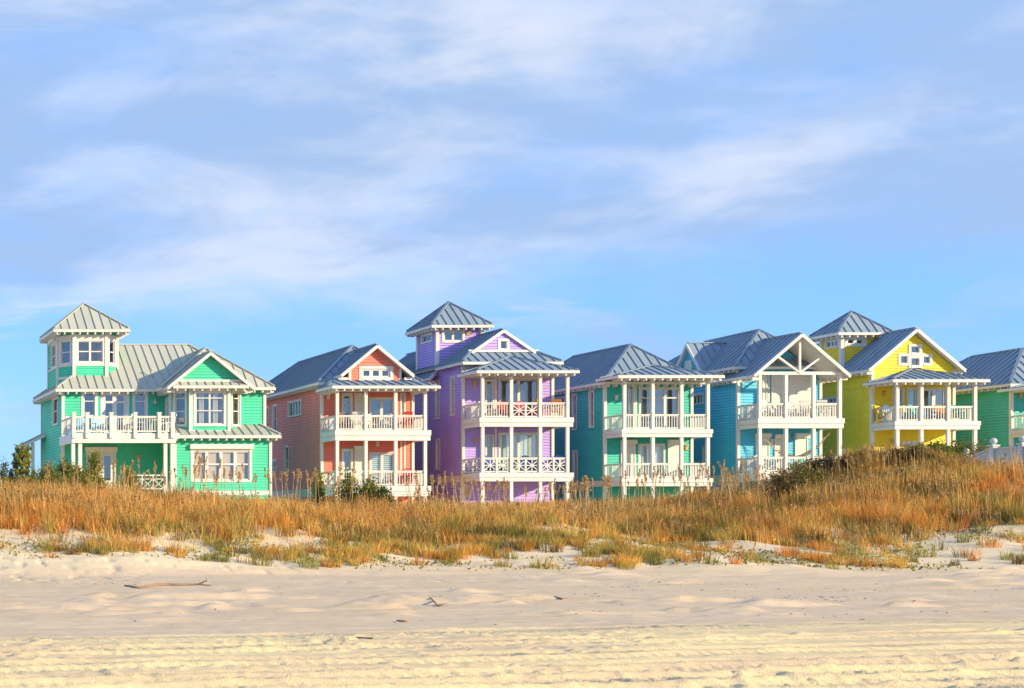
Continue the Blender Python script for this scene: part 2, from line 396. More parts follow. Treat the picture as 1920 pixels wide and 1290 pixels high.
def vtrim(T, x, y, z0, z1, w=0.16, d=0.16, name='corner_board', mat=None):
    return MB().box(x - w / 2, x + w / 2, y - d / 2, y + d / 2, z0, z1).build(name, mat or WHITE, T)
def railing(T, p, q, h=0.92, style='picket', spacing=0.145, mat=None):
    p, q = Vector(p), Vector(q); mat = mat or WHITE; d = q - p; L = math.hypot(d.x, d.y); ang = math.atan2(d.y, d.x); up = Vector((0, 0, 1))
    b = MB().bar(p + up * (h - 0.03), q + up * (h - 0.03), 0.10, 0.05).bar(p + up * (h - 0.09), q + up * (h - 0.09), 0.04, 0.06).bar(p + up * 0.1, q + up * 0.1, 0.045, 0.07)
    r = b.build('railing', mat, T)
    if style == 'picket':
        n = max(2, round(L / spacing))
        for i in range(1, n): c = p + d * (i / n); shared_box(T, 'baluster', (0.038, 0.038, h - 0.28), (c.x, c.y, c.z + 0.14), mat, r, ang)
    else:
        k = 2
        for j in range(k):
            a, c = p + d * (j / k), p + d * ((j + 1) / k); m = (a + c) / 2; lo, hi = 0.14, h - 0.14; zm = (lo + hi) / 2; t = 0.045
            s_ = MB().bar(a + up * lo, c + up * hi, 0.03, t).bar(a + up * hi, c + up * lo, 0.034, t).bar(a + up * zm, c + up * zm, 0.038, t).bar(m + up * lo, m + up * hi, 0.042, t)
            s_.build('lattice_panel', mat, T, r)
            if j: shared_box(T, 'mid_post', (0.11, 0.09, h - 0.06), (a.x, a.y, a.z), mat, r, ang)
    return r

# ---------------------------------------------------------------- the row of porch houses
YP = 90.0
ZG = 2.3
def porch_house(label, cat_color, X0, X1, Yw, Yb, eave, mat, posts, up, lo, plate, left, up_items, lo_items, rails, zg=ZG, wall_top=None, mint_side=False, lamps=()):
    T = Thing('beach_house', label, 'house', ((X0 + X1) / 2, (YP + Yb) / 2, zg - 0.6), 'beach houses in a row behind the dune')
    T.X0, T.X1, T.Yw, T.Yb = X0, X1, Yw, Yb
    zb = zg - 0.6
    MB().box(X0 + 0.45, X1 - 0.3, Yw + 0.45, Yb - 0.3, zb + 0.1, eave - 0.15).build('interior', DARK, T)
    fw = Wall(T, (X0, Yw), (X1, Yw), zb, wall_top or eave, mat); lw = Wall(T, (X0, Yb), (X0, Yw), zb, eave, mat); rw = Wall(T, (X1, Yw), (X1, Yb), zb, eave, mat); bw = Wall(T, (X1, Yb), (X0, Yb), zb, eave, mat)
    T.fw, T.lw = fw, lw
    for (a, b, c, d, o) in left:                       # windows on the side wall, from their edges in the photograph
        y0, y1 = yof(a, X0), yof(b, X0); ym = (y0 + y1) / 2
        lw.opening('window', Yb - y0, Yb - y1, fz(d, ym), fz(c, ym), **o)
    for items, fl in ((up_items, up), (lo_items, lo)):
        for it in items:
            k, a, b, c, d, o = it; u0, u1 = fx(a, Yw) - X0, fx(b, Yw) - X0; z1 = fz(c, Yw); z0 = fl[0] + 0.02 if d is None else fz(d, Yw)
            if k == 'win': fw.opening('window', u0, u1, z0, z1, **o)
            elif k == 'door': fw.opening('door', u0, u1, z0, z1, **dict(dict(cols=2, rows=(1,), bar=0.085, bot=0.05, cas=0.08), **o))
            elif k == 'shut': fw.shutter(u0, u1, z0, z1, **o)
            elif k == 'trim': b_ = MB(); fw.slab(b_, u0, u1, z0, z1, 0.0, 0.05); b_.build('trim_board', WHITE, T)
    for w, px, py, m in lamps:
        W = fw
        W.lamp(fx(px, Yw) - X0, fz(py, Yw), m)
    for w in (fw, lw, rw, bw): w.finish()
    for x, y in ((X0 - 0.01, Yw - 0.01), (X1 + 0.01, Yw - 0.01), (X0 - 0.01, Yb), (X1 + 0.01, Yb)): vtrim(T, x, y, zb, eave - 0.02)
    # porch: floors, posts, beams, railings
    xs = [fx(p, YP) for p in posts]; levels = [lo, up]
    for top, bot in levels:
        MB().box(X0 - 0.02, X1 + 0.02, YP + 0.02, Yw - 0.04, bot + 0.12, top).build('deck', WHITE, T)
        MB().box(X0 - 0.06, X1 + 0.06, YP - 0.05, YP + 0.24, bot, (bot + top) / 2 - 0.01).build('beam', WHITE, T)
        MB().box(X0 - 0.09, X1 + 0.09, YP - 0.09, YP + 0.02, (bot + top) / 2 + 0.004, top + 0.03).build('fascia', WHITE, T)
        for x in (X0, X1):
            MB().box(x - 0.055, x + 0.055, YP + 0.245, Yw - 0.1, bot + 0.01, (bot + top) / 2 - 0.01).build('beam', WHITE, T)
            MB().box(x - 0.075, x + 0.075, YP + 0.03, Yw - 0.1, (bot + top) / 2 + 0.004, top + 0.02).build('fascia', WHITE, T)
    segs = ((zb, lo[1]), (lo[0], up[1]), (up[0], plate))
    for z0, z1 in segs:
        for x in xs: MB().box(x - 0.085, x + 0.085, YP, YP + 0.17, z0 - 0.02, z1 + 0.05).build('post', WHITE, T)
    MB().box(X0 - 0.02, X1 + 0.02, YP - 0.02, YP + 0.2, plate + 0.03, plate + 0.2).build('beam', WHITE, T)
    for x in (X0 + 0.09, X1 - 0.09): MB().box(x - 0.09, x + 0.09, YP + 0.205, Yw - 0.1, plate + 0.002, plate + 0.19).build('beam', WHITE, T)
    for lev, (styles, side) in ((up, rails[0]), (lo, rails[1])):
        for i, st in enumerate(styles): railing(T, (xs[i] + 0.085, YP + 0.1, lev[0]), (xs[i + 1] - 0.085, YP + 0.1, lev[0]), lev[0] * 0 + T_RAIL, st)
        for x in (X0 + 0.08, X1 - 0.08): railing(T, (x, Yw - 0.1, lev[0]), (x, YP + 0.17, lev[0]), T_RAIL, side)
    # trim band at the lower floor along the side wall
    MB().box(X0 - 0.05, X0 + 0.02, Yw + 0.1, Yb - 0.1, lo[1] + 0.03, lo[0] - 0.05).build('trim_board', CREAM, T)
    return T
T_RAIL = 0.9
P3 = (['picket'] * 3, 'picket')
def rect_ceiling(T, plate): MB().box(T.X0 + 0.2, T.X1 - 0.2, YP + 0.21, T.Yw - 0.05, plate + 0.19, plate + 0.23).build('ceiling', WHITE, T)

# coral house ------------------------------------------------------------
H = porch_house('coral pink house between the pale mint house with balcony and the purple house', 'coral', 31.22, 36.5, 92.4, 107.4, 9.6, CORAL,
    (633, 686.7, 742.6, 798), (fz(807.7, 90), fz(826, 90)), (fz(912, 90), fz(930.7, 90)), fz(735, 90),
    [(499, 505, 763, 806, dict(rows=(0.5, 0.5))), (513, 520.5, 758.5, 812, {}), (541, 566, 751, 781, dict(cols=4, rows=(1,), bar=0.04)), (534.5, 542.5, 835, 893, {}), (506, 520, 862, 892, dict(cols=2))],
    [('win', 640, 661, 737, None, dict(rows=(1,), cas=0.14)), ('shut', 664, 684, 737, None, dict(box=False)), ('door', 691, 740, 745, None, dict(cols=2)), ('win', 750, 760, 737, None, dict(rows=(1,), cas=0.08))],
    [('win', 640, 662, 841, None, dict(rows=(0.5, 0.5), cas=0.14)), ('shut', 664, 684, 843, None, {}), ('door', 692, 741, 848, None, dict(cols=2, behind='louvre')), ('trim', 750, 753, 828, None, {}), ('trim', 757, 760, 828, None, {})],
    (P3, P3), lamps=((0, 615, 745, LAMPW), (0, 707, 833, LAMPW)))
rect_ceiling(H, fz(735, 90))
hip(H, 30.85, 36.95, 91.9, 107.9, 9.62, (33.9, 94.9, 12.02), (33.9, 104.8, 12.02))
# porch roof: low hip that dies into the main roof
roof(H, [[(30.85, 89.55, 9.22), (36.95, 89.55, 9.22), (36.0, 92.3, 9.86), (31.8, 92.3, 9.86)], [(30.85, 92.3, 9.22), (30.85, 89.55, 9.22), (31.8, 92.3, 9.86)], [(36.95, 89.55, 9.22), (36.95, 92.3, 9.22), (36.0, 92.3, 9.86)]],
     [], 0.5, 'porch_roof', [((30.85, 89.55, 9.22), (36.95, 89.55, 9.22)), ((30.85, 92.3, 9.22), (30.85, 89.55, 9.22)), ((36.95, 89.55, 9.22), (36.95, 92.3, 9.22))], (),
     [((30.85, 89.55, 9.22), (36.95, 89.55, 9.22), (0, 1, 0)), ((30.85, 92.3, 9.22), (30.85, 89.55, 9.22), (1, 0, 0))])
gable_roof(H, 33.95, 2.08, 91.0, 95.0, 9.98, 11.70, 0.5, 'gable_roof')
w = Wall(H, (32.5, 91.42), (35.4, 91.42), 9.4, 11.6, CORAL, [(0, 9.4), (2.9, 9.4), (2.9, 10.38), (1.45, 11.58), (0, 10.38)])
w.opening('window', fx(673, 91.42) - 32.5, fx(737, 91.42) - 32.5, fz(713.5, 91.42), fz(686, 91.42), cols=3, rows=(1,), cas=0.17, bar=0.10, bot=0.17); w.finish()
for x in (32.5, 35.4): vtrim(H, x, 91.42, 9.4, 10.36, 0.14, 0.1)
for sx in (32.5, 35.4):                                   # cheeks of the gable
    ww = Wall(H, (32.5, 93.4), (32.5, 91.42), 9.4, 10.38, CORAL) if sx < 34 else Wall(H, (35.4, 91.42), (35.4, 93.4), 9.4, 10.38, CORAL)
    ww.finish()

# purple house -----------------------------------------------------------
H = porch_house('purple house with a square hipped tower and cross-braced porch railings', 'purple', 39.42, 44.6, 92.3, 107, 10.75, PURP,
    (905.7, 959.5, 1013.8, 1065), (fz(784, 90), fz(800, 90)), (fz(887.3, 90), fz(902.5, 90)), fz(702, 90),
    [(817, 825, 712.5, 786, dict(rows=(0.28, 0.42, 0.3), cas=0.1)), (845, 853.5, 705, 780, dict(rows=(0.28, 0.36, 0.36), cas=0.1)), (818, 826, 822, 882, dict(rows=(0.5, 0.5), cas=0.1))],
    [('win', 909, 926, 711, None, dict(rows=(0.24, 0.76))), ('trim', 927, 931, 704, None, {}), ('door', 934, 1012, 709, None, dict(cols=2, rows=(1,), bar=0.075))],
    [('win', 909, 926, 815, None, dict(rows=(0.24, 0.76))), ('trim', 927, 931, 802, None, {}), ('door', 934, 1012, 811, None, dict(cols=2, rows=(1,), bar=0.075, behind='pale'))],
    ((['picket', 'star', 'picket'], 'picket'), (['star'] * 3, 'star')), lamps=((0, 889, 720, LAMP), (0, 891, 827, LAMP)))
rect_ceiling(H, fz(702, 90))
# main roof: Dutch gable
xl, xr, xc, ze, yg = 39.1, 44.92, 42.0, 10.78, 92.78
zs_, xa = 11.44, 0.96                                     # skirt roof up to the foot of the gable
roof(H, [[(xl, 107.3, ze), (xl, 91.6, ze), (xl + xa, yg, zs_), (xc, yg, 12.78), (xc, 107.3, 12.78)], [(xr, 91.6, ze), (xr, 107.3, ze), (xc, 107.3, 12.78), (xc, yg, 12.78), (xr - xa, yg, zs_)], [(xl, 91.6, ze), (xr, 91.6, ze), (xr - xa, yg + 0.2, zs_ + 0.05), (xl + xa, yg + 0.2, zs_ + 0.05)]],
     [((xl, 91.6, ze), (xl + xa, yg, zs_)), ((xr, 91.6, ze), (xr - xa, yg, zs_)), ((xc, yg, 12.78), (xc, 107.3, 12.78))], 0.5, 'roof', [((xl, 91.6, ze), (xr, 91.6, ze)), ((xl, 95.4, ze), (xl, 91.6, ze))], [((xl + xa - 0.1, yg - 0.02, zs_ - 0.06), (xc, yg - 0.02, 12.78)), ((xc, yg - 0.02, 12.78), (xr - xa + 0.1, yg - 0.02, zs_ - 0.06))],
     [((xr, 91.6, ze), (xr, 96, ze), (-1, 0, 0))])
MB().box(39.5, 44.5, 92.14, 92.26, 9.9, 10.66).build('frieze_board', CREAM, H)
wl, wr = xl + xa - 0.05, xr - xa + 0.05
w = Wall(H, (wl, yg + 0.14), (wr, yg + 0.14), zs_ - 0.1, 12.7, PURP, [(0, zs_ - 0.1), (wr - wl, zs_ - 0.1), ((wr - wl) / 2, 12.62)])
w.opening('window', fx(933.5, 92.9) - wl, fx(955, 92.9) - wl, fz(659, 92.9), fz(634.5, 92.9), rows=(1,), cas=0.16, bar=0.03, bot=0.16); w.finish()
MB().box(xl + xa - 0.1, xr - xa + 0.1, yg + 0.02, yg + 0.1, zs_ + 0.03, zs_ + 0.17).build('trim_board', WHITE, H)
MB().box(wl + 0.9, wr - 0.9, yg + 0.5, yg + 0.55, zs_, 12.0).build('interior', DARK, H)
pk = (42.0, 91.95, 11.08)
roof(H, [[(39.0, 89.5, 10.08), (44.78, 89.5, 10.08), pk], [(39.0, 92.1, 10.08), (39.0, 89.5, 10.08), pk, (42, 92.1, 11.08)], [(44.78, 89.5, 10.08), (44.78, 92.1, 10.08), (42, 92.1, 11.08), pk]], [((39.0, 89.5, 10.08), pk), ((44.78, 89.5, 10.08), pk)], 0.5, 'porch_roof',
     [((39.0, 89.5, 10.08), (44.78, 89.5, 10.08)), ((39.0, 92.1, 10.08), (39.0, 89.5, 10.08)), ((44.78, 89.5, 10.08), (44.78, 92.1, 10.08))], (), [((39.0, 89.5, 10.08), (44.78, 89.5, 10.08), (0, 1, 0))])
def tower(T, x0, x1, y0, y1, z0, z1, mat, roof_x, roof_y, ze, apex, fwin, lwin):
    f = Wall(T, (x0, y0), (x1, y0), z0, z1, mat); l = Wall(T, (x0, y1), (x0, y0), z0, z1, mat); r = Wall(T, (x1, y0), (x1, y1), z0, z1, mat); b = Wall(T, (x1, y1), (x0, y1), z0, z1, mat)
    a, c, d, e, o = fwin; f.opening('window', fx(a, y0) - x0, fx(c, y0) - x0, fz(e, y0), fz(d, y0), **o)
    a, c, d, e, o = lwin; ya, yb = yof(a, x0), yof(c, x0); l.opening('window', y1 - ya, y1 - yb, fz(e, ya), fz(d, yb), **o)
    if mat is PURP: f.lamp(fx(878, y0) - x0, fz(626, y0), LAMP, 0.3, 0.12)
    for w in (f, l, r, b): w.finish()
    for x, y in ((x0, y0), (x1, y0), (x0, y1), (x1, y1)): vtrim(T, x, y, z0, z1, 0.2, 0.2)
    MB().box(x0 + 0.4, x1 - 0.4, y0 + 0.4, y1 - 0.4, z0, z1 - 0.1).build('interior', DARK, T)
    hip(T, roof_x[0], roof_x[1], roof_y[0], roof_y[1], ze, apex, apex, spacing=0.46, name='tower_roof')
tower(H, 39.42, 42.1, 96.0, 98.9, 10.4, 13.35, PURP, (38.87, 42.6), (95.45, 99.5), 13.38, (40.75, 97.5, 15.0), (828, 871, 617, 643, dict(cols=2, rows=(1,), cas=0.14, bar=0.07)), (791, 812, 622, 646, dict(rows=(1,), cas=0.12, bar=0.05)))
roof(H, [[(38.75, 101, 10.2), (38.75, 95.35, 10.2), (39.5, 95.9, 10.82), (39.5, 101, 10.82)]], (), 0.5, 'pent_roof', [((38.75, 101, 10.2), (38.75, 95.35, 10.2))], [((38.75, 95.35, 10.2), (39.5, 95.9, 10.82))], [((38.75, 101, 10.2), (38.75, 95.6, 10.2), (1, 0, 0))])

# teal house -------------------------------------------------------------
H = porch_house('teal green hip-roofed house between the purple house and the sky blue house', 'teal', 47.5, 52.5, 91.95, 103.4, 9.6, TEAL,
    (1171.9, 1225, 1278.8, 1328.4), (fz(806, 90), fz(819.5, 90)), (fz(897.7, 90), fz(911.6, 90)), fz(713, 90),
    [(1073, 1082.5, 737.5, 807, dict(rows=(0.24, 0.38, 0.38), cas=0.1)), (1105, 1115, 731, 802, dict(rows=(0.24, 0.38, 0.38), cas=0.1)), (1074.5, 1084, 844, 905, dict(cas=0.1)), (1040, 1060, 744, 758, dict(cols=3, rows=(1,), bar=0.04))],
    [('win', 1176, 1190, 719, None, dict(rows=(0.2, 0.2, 0.6))), ('trim', 1190.5, 1193, 712, None, {}), ('door', 1197, 1274, 726, None, dict(cols=3, rows=(0.2, 0.8), bar=0.08, head=False))],
    [('shut', 1163, 1190, 832, None, {}), ('door', 1196, 1246, 832, None, dict(cols=2, behind='pale', head=False)), ('shut', 1251, 1277, 832, None, {})],
    (P3, P3), lamps=((0, 1155, 746, LAMPW), (0, 1286, 840, LAMP)))
rect_ceiling(H, fz(713, 90))
hip(H, 47.08, 52.92, 91.2, 103.6, 9.6, (50.0, 93.85, 11.98), (50.0, 100.6, 11.98))
pk = (50.0, 91.6, 10.52)
roof(H, [[(46.95, 89.45, 9.8), (52.95, 89.45, 9.8), pk], [(46.95, 91.9, 9.8), (46.95, 89.45, 9.8), pk, (50, 91.9, 10.52)], [(52.95, 89.45, 9.8), (52.95, 91.9, 9.8), (50, 91.9, 10.52), pk]], [((46.95, 89.45, 9.8), pk), ((52.95, 89.45, 9.8), pk)], 0.5, 'porch_roof',
     [((46.95, 89.45, 9.8), (52.95, 89.45, 9.8)), ((46.95, 91.9, 9.8), (46.95, 89.45, 9.8)), ((52.95, 89.45, 9.8), (52.95, 91.9, 9.8))], (), [((46.95, 89.45, 9.8), (52.95, 89.45, 9.8), (0, 1, 0)), ((52.95, 89.45, 9.8), (52.95, 91.9, 9.8), (-1, 0, 0))])

# sky blue house ---------------------------------------------------------
H = porch_house('sky blue house with an open braced gable truss over its porch', 'blue', 55.23, 59.97, 91.95, 102.2, 10.5, BLUE,
    (1425.7, 1475, 1526.8, 1576), (fz(785.4, 90), fz(802.8, 90)), (fz(885.8, 90), fz(903, 90)), fz(703.5, 90),
    [(1297.5, 1320, 738, 759.5, dict(cols=3, rows=(1,), bar=0.05)), (1318, 1325, 836, 880, dict(cas=0.1))],
    [('shut', 1428, 1437, 704, None, dict(box=False)), ('trim', 1439.5, 1442.5, 703, None, {}), ('shut', 1445, 1471, 702, None, dict(box=False)), ('shut', 1478, 1524, 702, None, dict(box=False))],
    [('shut', 1416, 1441, 820, None, {}), ('shut', 1451, 1473, 822, None, {}), ('shut', 1489, 1513, 820, None, {})],
    (P3, P3), lamps=((0, 1445.5, 829, LAMPW), (0, 1455, 680, LAMP), (0, 1507, 680, LAMP)), wall_top=9.9)
hip(H, 54.8, 60.4, 91.5, 102.6, 10.5, (57.6, 93.8, 12.85), (57.6, 99.3, 12.75), tail=('left',))
gable_roof(H, 57.55, 2.72, 89.75, 94.6, 9.86, 12.2, 0.5, 'gable_roof')
w = Wall(H, (55.25, 91.97), (59.9, 91.97), 9.9, 12.0, BLUE, [(0, 9.9), (4.65, 9.9), (2.32, 11.9)]); w.finish()
tr = MB(); zb_ = fz(697, 90); zap = 12.2 - 0.2
tr.bar((57.55, 90.0, zb_ - 0.1), (57.55, 90.0, zap), 0.1, 0.13, (0, 1, 0))
for s_ in (-1, 1): tr.bar((57.55 + s_ * 0.05, 90.0, zb_ - 0.02), (57.55 + s_ * 1.22, 90.0, zb_ + 0.84), 0.1, 0.12, (0, 1, 0))
tr.build('truss_brace', WHITE, H)
# dormer on the side wall, ridge along X
dx, dy0, dy1, dym, dzb, dza = 54.78, 94.65, 97.35, 96.0, 10.45, 12.3
roof(H, [[(dx - 0.25, dy0 - 0.2, dzb), (57.5, dy0 - 0.2, dzb), (57.5, dym, dza), (dx - 0.25, dym, dza)], [(57.5, dy1 + 0.2, dzb), (dx - 0.25, dy1 + 0.2, dzb), (dx - 0.25, dym, dza), (57.5, dym, dza)]], [((dx - 0.25, dym, dza), (57.0, dym, dza))], 0.5, 'dormer_roof', (), [((dx - 0.25, dy0 - 0.2, dzb), (dx - 0.25, dym, dza)), ((dx - 0.25, dym, dza), (dx - 0.25, dy1 + 0.2, dzb))])
w = Wall(H, (dx, dy1), (dx, dy0), 10.3, 12.3, BLUE, [(0, 10.3), (2.7, 10.3), (2.7, 10.55), (1.35, 12.2), (0, 10.55)]); w.shutter(0.9, 1.6, 10.4, 11.3, False); w.finish()

# yellow house -----------------------------------------------------------
H = porch_house('bright yellow house with a tower and four small gable windows', 'yellow', 63.0, 67.7, 91.95, 104, 10.3, YELL,
    (1683.8, 1729, 1779.4, 1829.6), (fz(790.7, 90), fz(805, 90)), (fz(893, 90), fz(906, 90)), fz(721, 90),
    [(1583.5, 1588.5, 842, 866, dict(cas=0.1)), (1538, 1570, 745, 758, dict(cols=4, rows=(1,), bar=0.05, cas=0.09))],
    [('win', 1676, 1694, 727, None, dict(rows=(0.2, 0.2, 0.6))), ('trim', 1671.5, 1674, 721, None, {}), ('door', 1699, 1721, 727, None, dict(cols=1, bar=0.09)), ('door', 1727, 1775, 727, None, dict(cols=2, bar=0.10))],
    [('door', 1690, 1728, 827, None, dict(cols=2))],
    (P3, P3), lamps=((0, 1657, 738, LAMP), (0, 1672, 829, LAMP)))
rect_ceiling(H, fz(721, 90))
gable_roof(H, 65.35, 2.79, 91.55, 104.4, 10.34, 12.7, 0.5, 'roof')
w = Wall(H, (63.0, 91.98), (67.7, 91.98), 9.6, 12.5, YELL, [(0, 9.6), (4.7, 9.6), (4.7, 10.55), (2.35, 12.5), (0, 10.55)])
for a, b, c, d in ((1702, 1727, 645, 666.5), (1683, 1705, 663, 686), (1725.5, 1747, 664, 686), (1702, 1727, 667, 690)):
    w.opening('window', fx(a, 92) - 63.0, fx(b, 92) - 63.0, fz(d, 92), fz(c, 92), rows=(1,), cas=0.15, bar=0.025, bot=0.15, proud=0.055 if b - a < 23 else 0.07)
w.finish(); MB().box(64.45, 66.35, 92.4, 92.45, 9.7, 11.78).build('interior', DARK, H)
pk = (65.3, 91.9, 10.36)
roof(H, [[(62.5, 89.5, 9.57), (67.98, 89.5, 9.57), pk], [(62.5, 91.95, 9.57), (62.5, 89.5, 9.57), pk], [(67.98, 89.5, 9.57), (67.98, 91.95, 9.57), pk]], [((62.5, 89.5, 9.57), pk), ((67.98, 89.5, 9.57), pk)], 0.45, 'porch_roof',
     [((62.5, 89.5, 9.57), (67.98, 89.5, 9.57)), ((62.5, 91.95, 9.57), (62.5, 89.5, 9.57)), ((67.98, 89.5, 9.57), (67.98, 91.95, 9.57))], (), [((62.5, 89.5, 9.57), (67.98, 89.5, 9.57), (0, 1, 0)), ((62.5, 91.95, 9.57), (62.5, 89.5, 9.57), (1, 0, 0))])
tower(H, 63.0, 65.2, 94.6, 96.4, 10.2, 12.75, YELL, (62.48, 65.75), (94.1, 96.9), 12.78, (64.1, 95.35, 14.15), (1583, 1624, 630, 650, dict(cols=2, rows=(1,), cas=0.14, bar=0.1)), (1548, 1574, 634, 655, dict(cols=3, rows=(1,), cas=0.1, bar=0.05)))

# seafoam house at the right edge ----------------------------------------
H = porch_house('seafoam green house behind the white boardwalk railing, beside the yellow house', 'seafoam', 71.05, 76.0, 91.9, 101, 9.5, SEAF,
    (1947, 2000, 2054, 2106), (6.8, 6.4), (3.9, 3.5), 9.0,
    [], [('door', 1925, 1975, 735, None, dict(cols=2))], [('door', 1925, 1975, 840, None, dict(cols=2))], (P3, P3), lamps=((0, 1912, 742, LAMP),))
rect_ceiling(H, 9.0)
hip(H, 70.6, 76.4, 91.4, 101.3, 9.5, (73.5, 94.2, 11.78), (73.5, 98.2, 11.72))
hip(H, 70.55, 76.45, 89.5, 92.3, 9.22, (73.5, 91.8, 9.95), (73.5, 91.9, 9.95), name='porch_roof', skip=('back',), tail=('front',))

# ---------------------------------------------------------------- mint house with balcony
def mint_house():
    x0, x1, Ym, Yr, ze = 16.22, 27.66, 93.0, 100.6, 9.25; zg = 2.7; zb = zg - 0.7
    T = Thing('beach_house', 'pale mint house with a bay window, a long white balcony and a chamfered lookout tower', 'house', (22, 95, zb), 'beach houses in a row behind the dune')
    xb, Yu, Yl = 22.2, 91.7, 90.6                          # right block: side wall, upper front, lower front
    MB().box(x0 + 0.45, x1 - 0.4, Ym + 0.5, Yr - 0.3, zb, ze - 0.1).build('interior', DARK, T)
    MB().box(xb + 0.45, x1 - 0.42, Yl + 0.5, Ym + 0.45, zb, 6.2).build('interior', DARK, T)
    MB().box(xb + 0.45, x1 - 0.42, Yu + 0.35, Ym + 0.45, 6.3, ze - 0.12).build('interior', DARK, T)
    zf = fz(812, 89)                                       # balcony floor
    fw = Wall(T, (x0, Ym), (xb, Ym), zb, ze, MINT)
    U = lambda px: fx(px, Ym) - x0
    fw.opening('window', U(152), U(183), zf + 0.25, fz(732, Ym), rows=(0.2, 0.4, 0.4), cas=0.16, head=False)
    fw.opening('door', U(188), U(242), zf + 0.02, fz(732, Ym), cols=2, rows=(0.17, 0.83), bar=0.13, bot=0.05, cas=0.18)
    fw.opening('window', U(248), U(277), zf + 0.1, fz(732, Ym), rows=(0.2, 0.8), cas=0.14)
    for a, b in ((151, 184), (187, 243), (247, 278)):
        q = MB(); fw.slab(q, U(a), U(b), fz(739, Ym), fz(731.5, Ym), 0.05, 0.16); q.build('shutter_box', SHUT, T)
    fw.opening('door', U(161), U(217), 3.4, fz(846, Ym), cols=2, rows=(1,), bar=0.2, bot=0.05, head=True)
    lm = MB(); c = fw.P(U(290), fz(753, Ym), 0.12); lm.lathe((c.x, c.y, c.z), [(0.0, 0.18), (0.05, 0.16), (0.06, 0.03), (0.19, -0.04), (0.2, -0.07), (0.06, -0.06), (0.05, -0.17), (0.0, -0.18)], 10); lm.box(c.x - 0.03, c.x + 0.03, c.y, c.y + 0.13, c.z - 0.02, c.z + 0.04); lm.build('wall_lamp', LAMPW, T)
    fw.lamp(U(259), fz(857, Ym), LAMP, 0.26, 0.14)
    fw.finish()
    lw = Wall(T, (x0, Yr), (x0, Ym), zb, ze, MINT)
    y0, y1 = yof(99, x0), yof(110, x0); lw.opening('window', Yr - y0, Yr - y1, fz(797, 95), fz(742, 95), cols=1, rows=(0.5, 0.5), cas=0.13, head=True)
    y0 = yof(95, x0); q = MB(); lw.slab(q, Yr - y0 - 0.7, Yr - y0 + 0.3, 4.55, 5.0, 0.02, 0.3); lw.slab(q, Yr - y0 - 0.45, Yr - y0 + 0.05, 3.0, 4.55, 0.02, 0.14); q.build('shutter_box', SHUT, T)
    lw.finish()
    rw = Wall(T, (x1, Yu), (x1, Yr), zb, ze, MINT); rw.finish(); bw = Wall(T, (x1, Yr), (x0, Yr), zb, ze, MINT); bw.finish()
    # right block
    sw = Wall(T, (xb, Ym), (xb, Yu), 6.0, ze, MINT); sw.opening('door', 0.25, 1.1, zf + 0.02, 8.75, cols=1, rows=(0.2, 0.8), bar=0.12, cas=0.1); sw.finish()
    sl_ = Wall(T, (xb, Ym), (xb, Yl), zb, 6.4, MINT); sl_.finish()
    uw = Wall(T, (xb, Yu), (x1, Yu), 6.0, ze, MINT)
    bx0, bx1, fx0, fx1, Yf = 22.2 + 0.02, 26.37, 23.14, 25.34, 90.75
    uw.holes.append((0.15, bx1 - xb - 0.15, 6.75, 9.05)); uw.finish()
    zb0, zb1 = fz(809, Yf), 9.2
    L = Wall(T, (bx0, Yu), (fx0, Yf), zb0 - 0.3, zb1, MINT); C = Wall(T, (fx0, Yf), (fx1, Yf), zb0 - 0.1, zb1, MINT); Rr = Wall(T, (fx1, Yf), (bx1, Yu), zb0 - 0.3, zb1, MINT)
    zt, zw = fz(731, Yf), fz(799, Yf)
    C.opening('window', 0.16, C.len - 0.16, zw, zt, cols=2, rows=(0.16, 0.42, 0.42), cas=0.14, behind='curtain', head=True)
    L.opening('window', 0.2, L.len - 0.22, zw, zt, cols=1, rows=(0.16, 0.42, 0.42), cas=0.12, behind=None, head=True)
    Rr.opening('window', 0.2, Rr.len - 0.22, zw, zt, cols=1, rows=(0.16, 0.42, 0.42), cas=0.12, behind='curtain', head=True)
    for w in (L, C, Rr): w.finish()
    for x, y in ((fx0, Yf), (fx1, Yf)): vtrim(T, x, y, zb0 - 0.1, zb1, 0.2, 0.16)
    for x in (x1, ): vtrim(T, x, Yu, 6.0, ze); vtrim(T, x, Yl, zb, 6.2)
    vtrim(T, xb, Yu, 6.0, ze, 0.14, 0.14); vtrim(T, xb, Yl, zb, 6.2); vtrim(T, x0, Ym, zb, ze, 0.17, 0.17); vtrim(T, x0, Yr, zb, ze)
    MB().box(fx0 - 0.1, fx1 + 0.1, Yf - 0.06, Yf + 0.02, zb0 - 0.1, zb0 + 0.06).build('trim_board', WHITE, T)
    lf = Wall(T, (xb, Yl), (x1, Yl), zb, 6.4, MINT); U2 = lambda px: fx(px, Yl) - xb
    lf.opening('window', U2(357), U2(472), fz(904, Yl), fz(841, Yl), cols=4, rows=(0.45, 0.55), cas=0.13, bar=0.085, behind='blind', head=True); lf.finish()
    lr = Wall(T, (x1, Yl), (x1, Yu), zb, 6.4, MINT); lr.finish()
    MB().box(xb + 0.08, x1 - 0.08, Yl - 0.06, Yl + 0.0, fz(928, Yl), fz(920, Yl)).build('trim_board', WHITE, T)
    # roofs
    hip(T, x0 - 0.52, 28.15, 92.5, 101.1, 9.28, (20.0, 96.8, 12.29), (24.57, 96.8, 12.29), along='X')
    hip(T, 21.55, 28.12, 91.15, 99.0, 9.26, (24.8, 93.8, 11.75), (24.8, 96.6, 11.75), skip=('back',), tail=('front', 'right'), name='block_roof')
    gable_roof(T, 24.16, 2.46, 90.2, 94.6, 9.2, 11.2, 0.5, 'gable_roof')
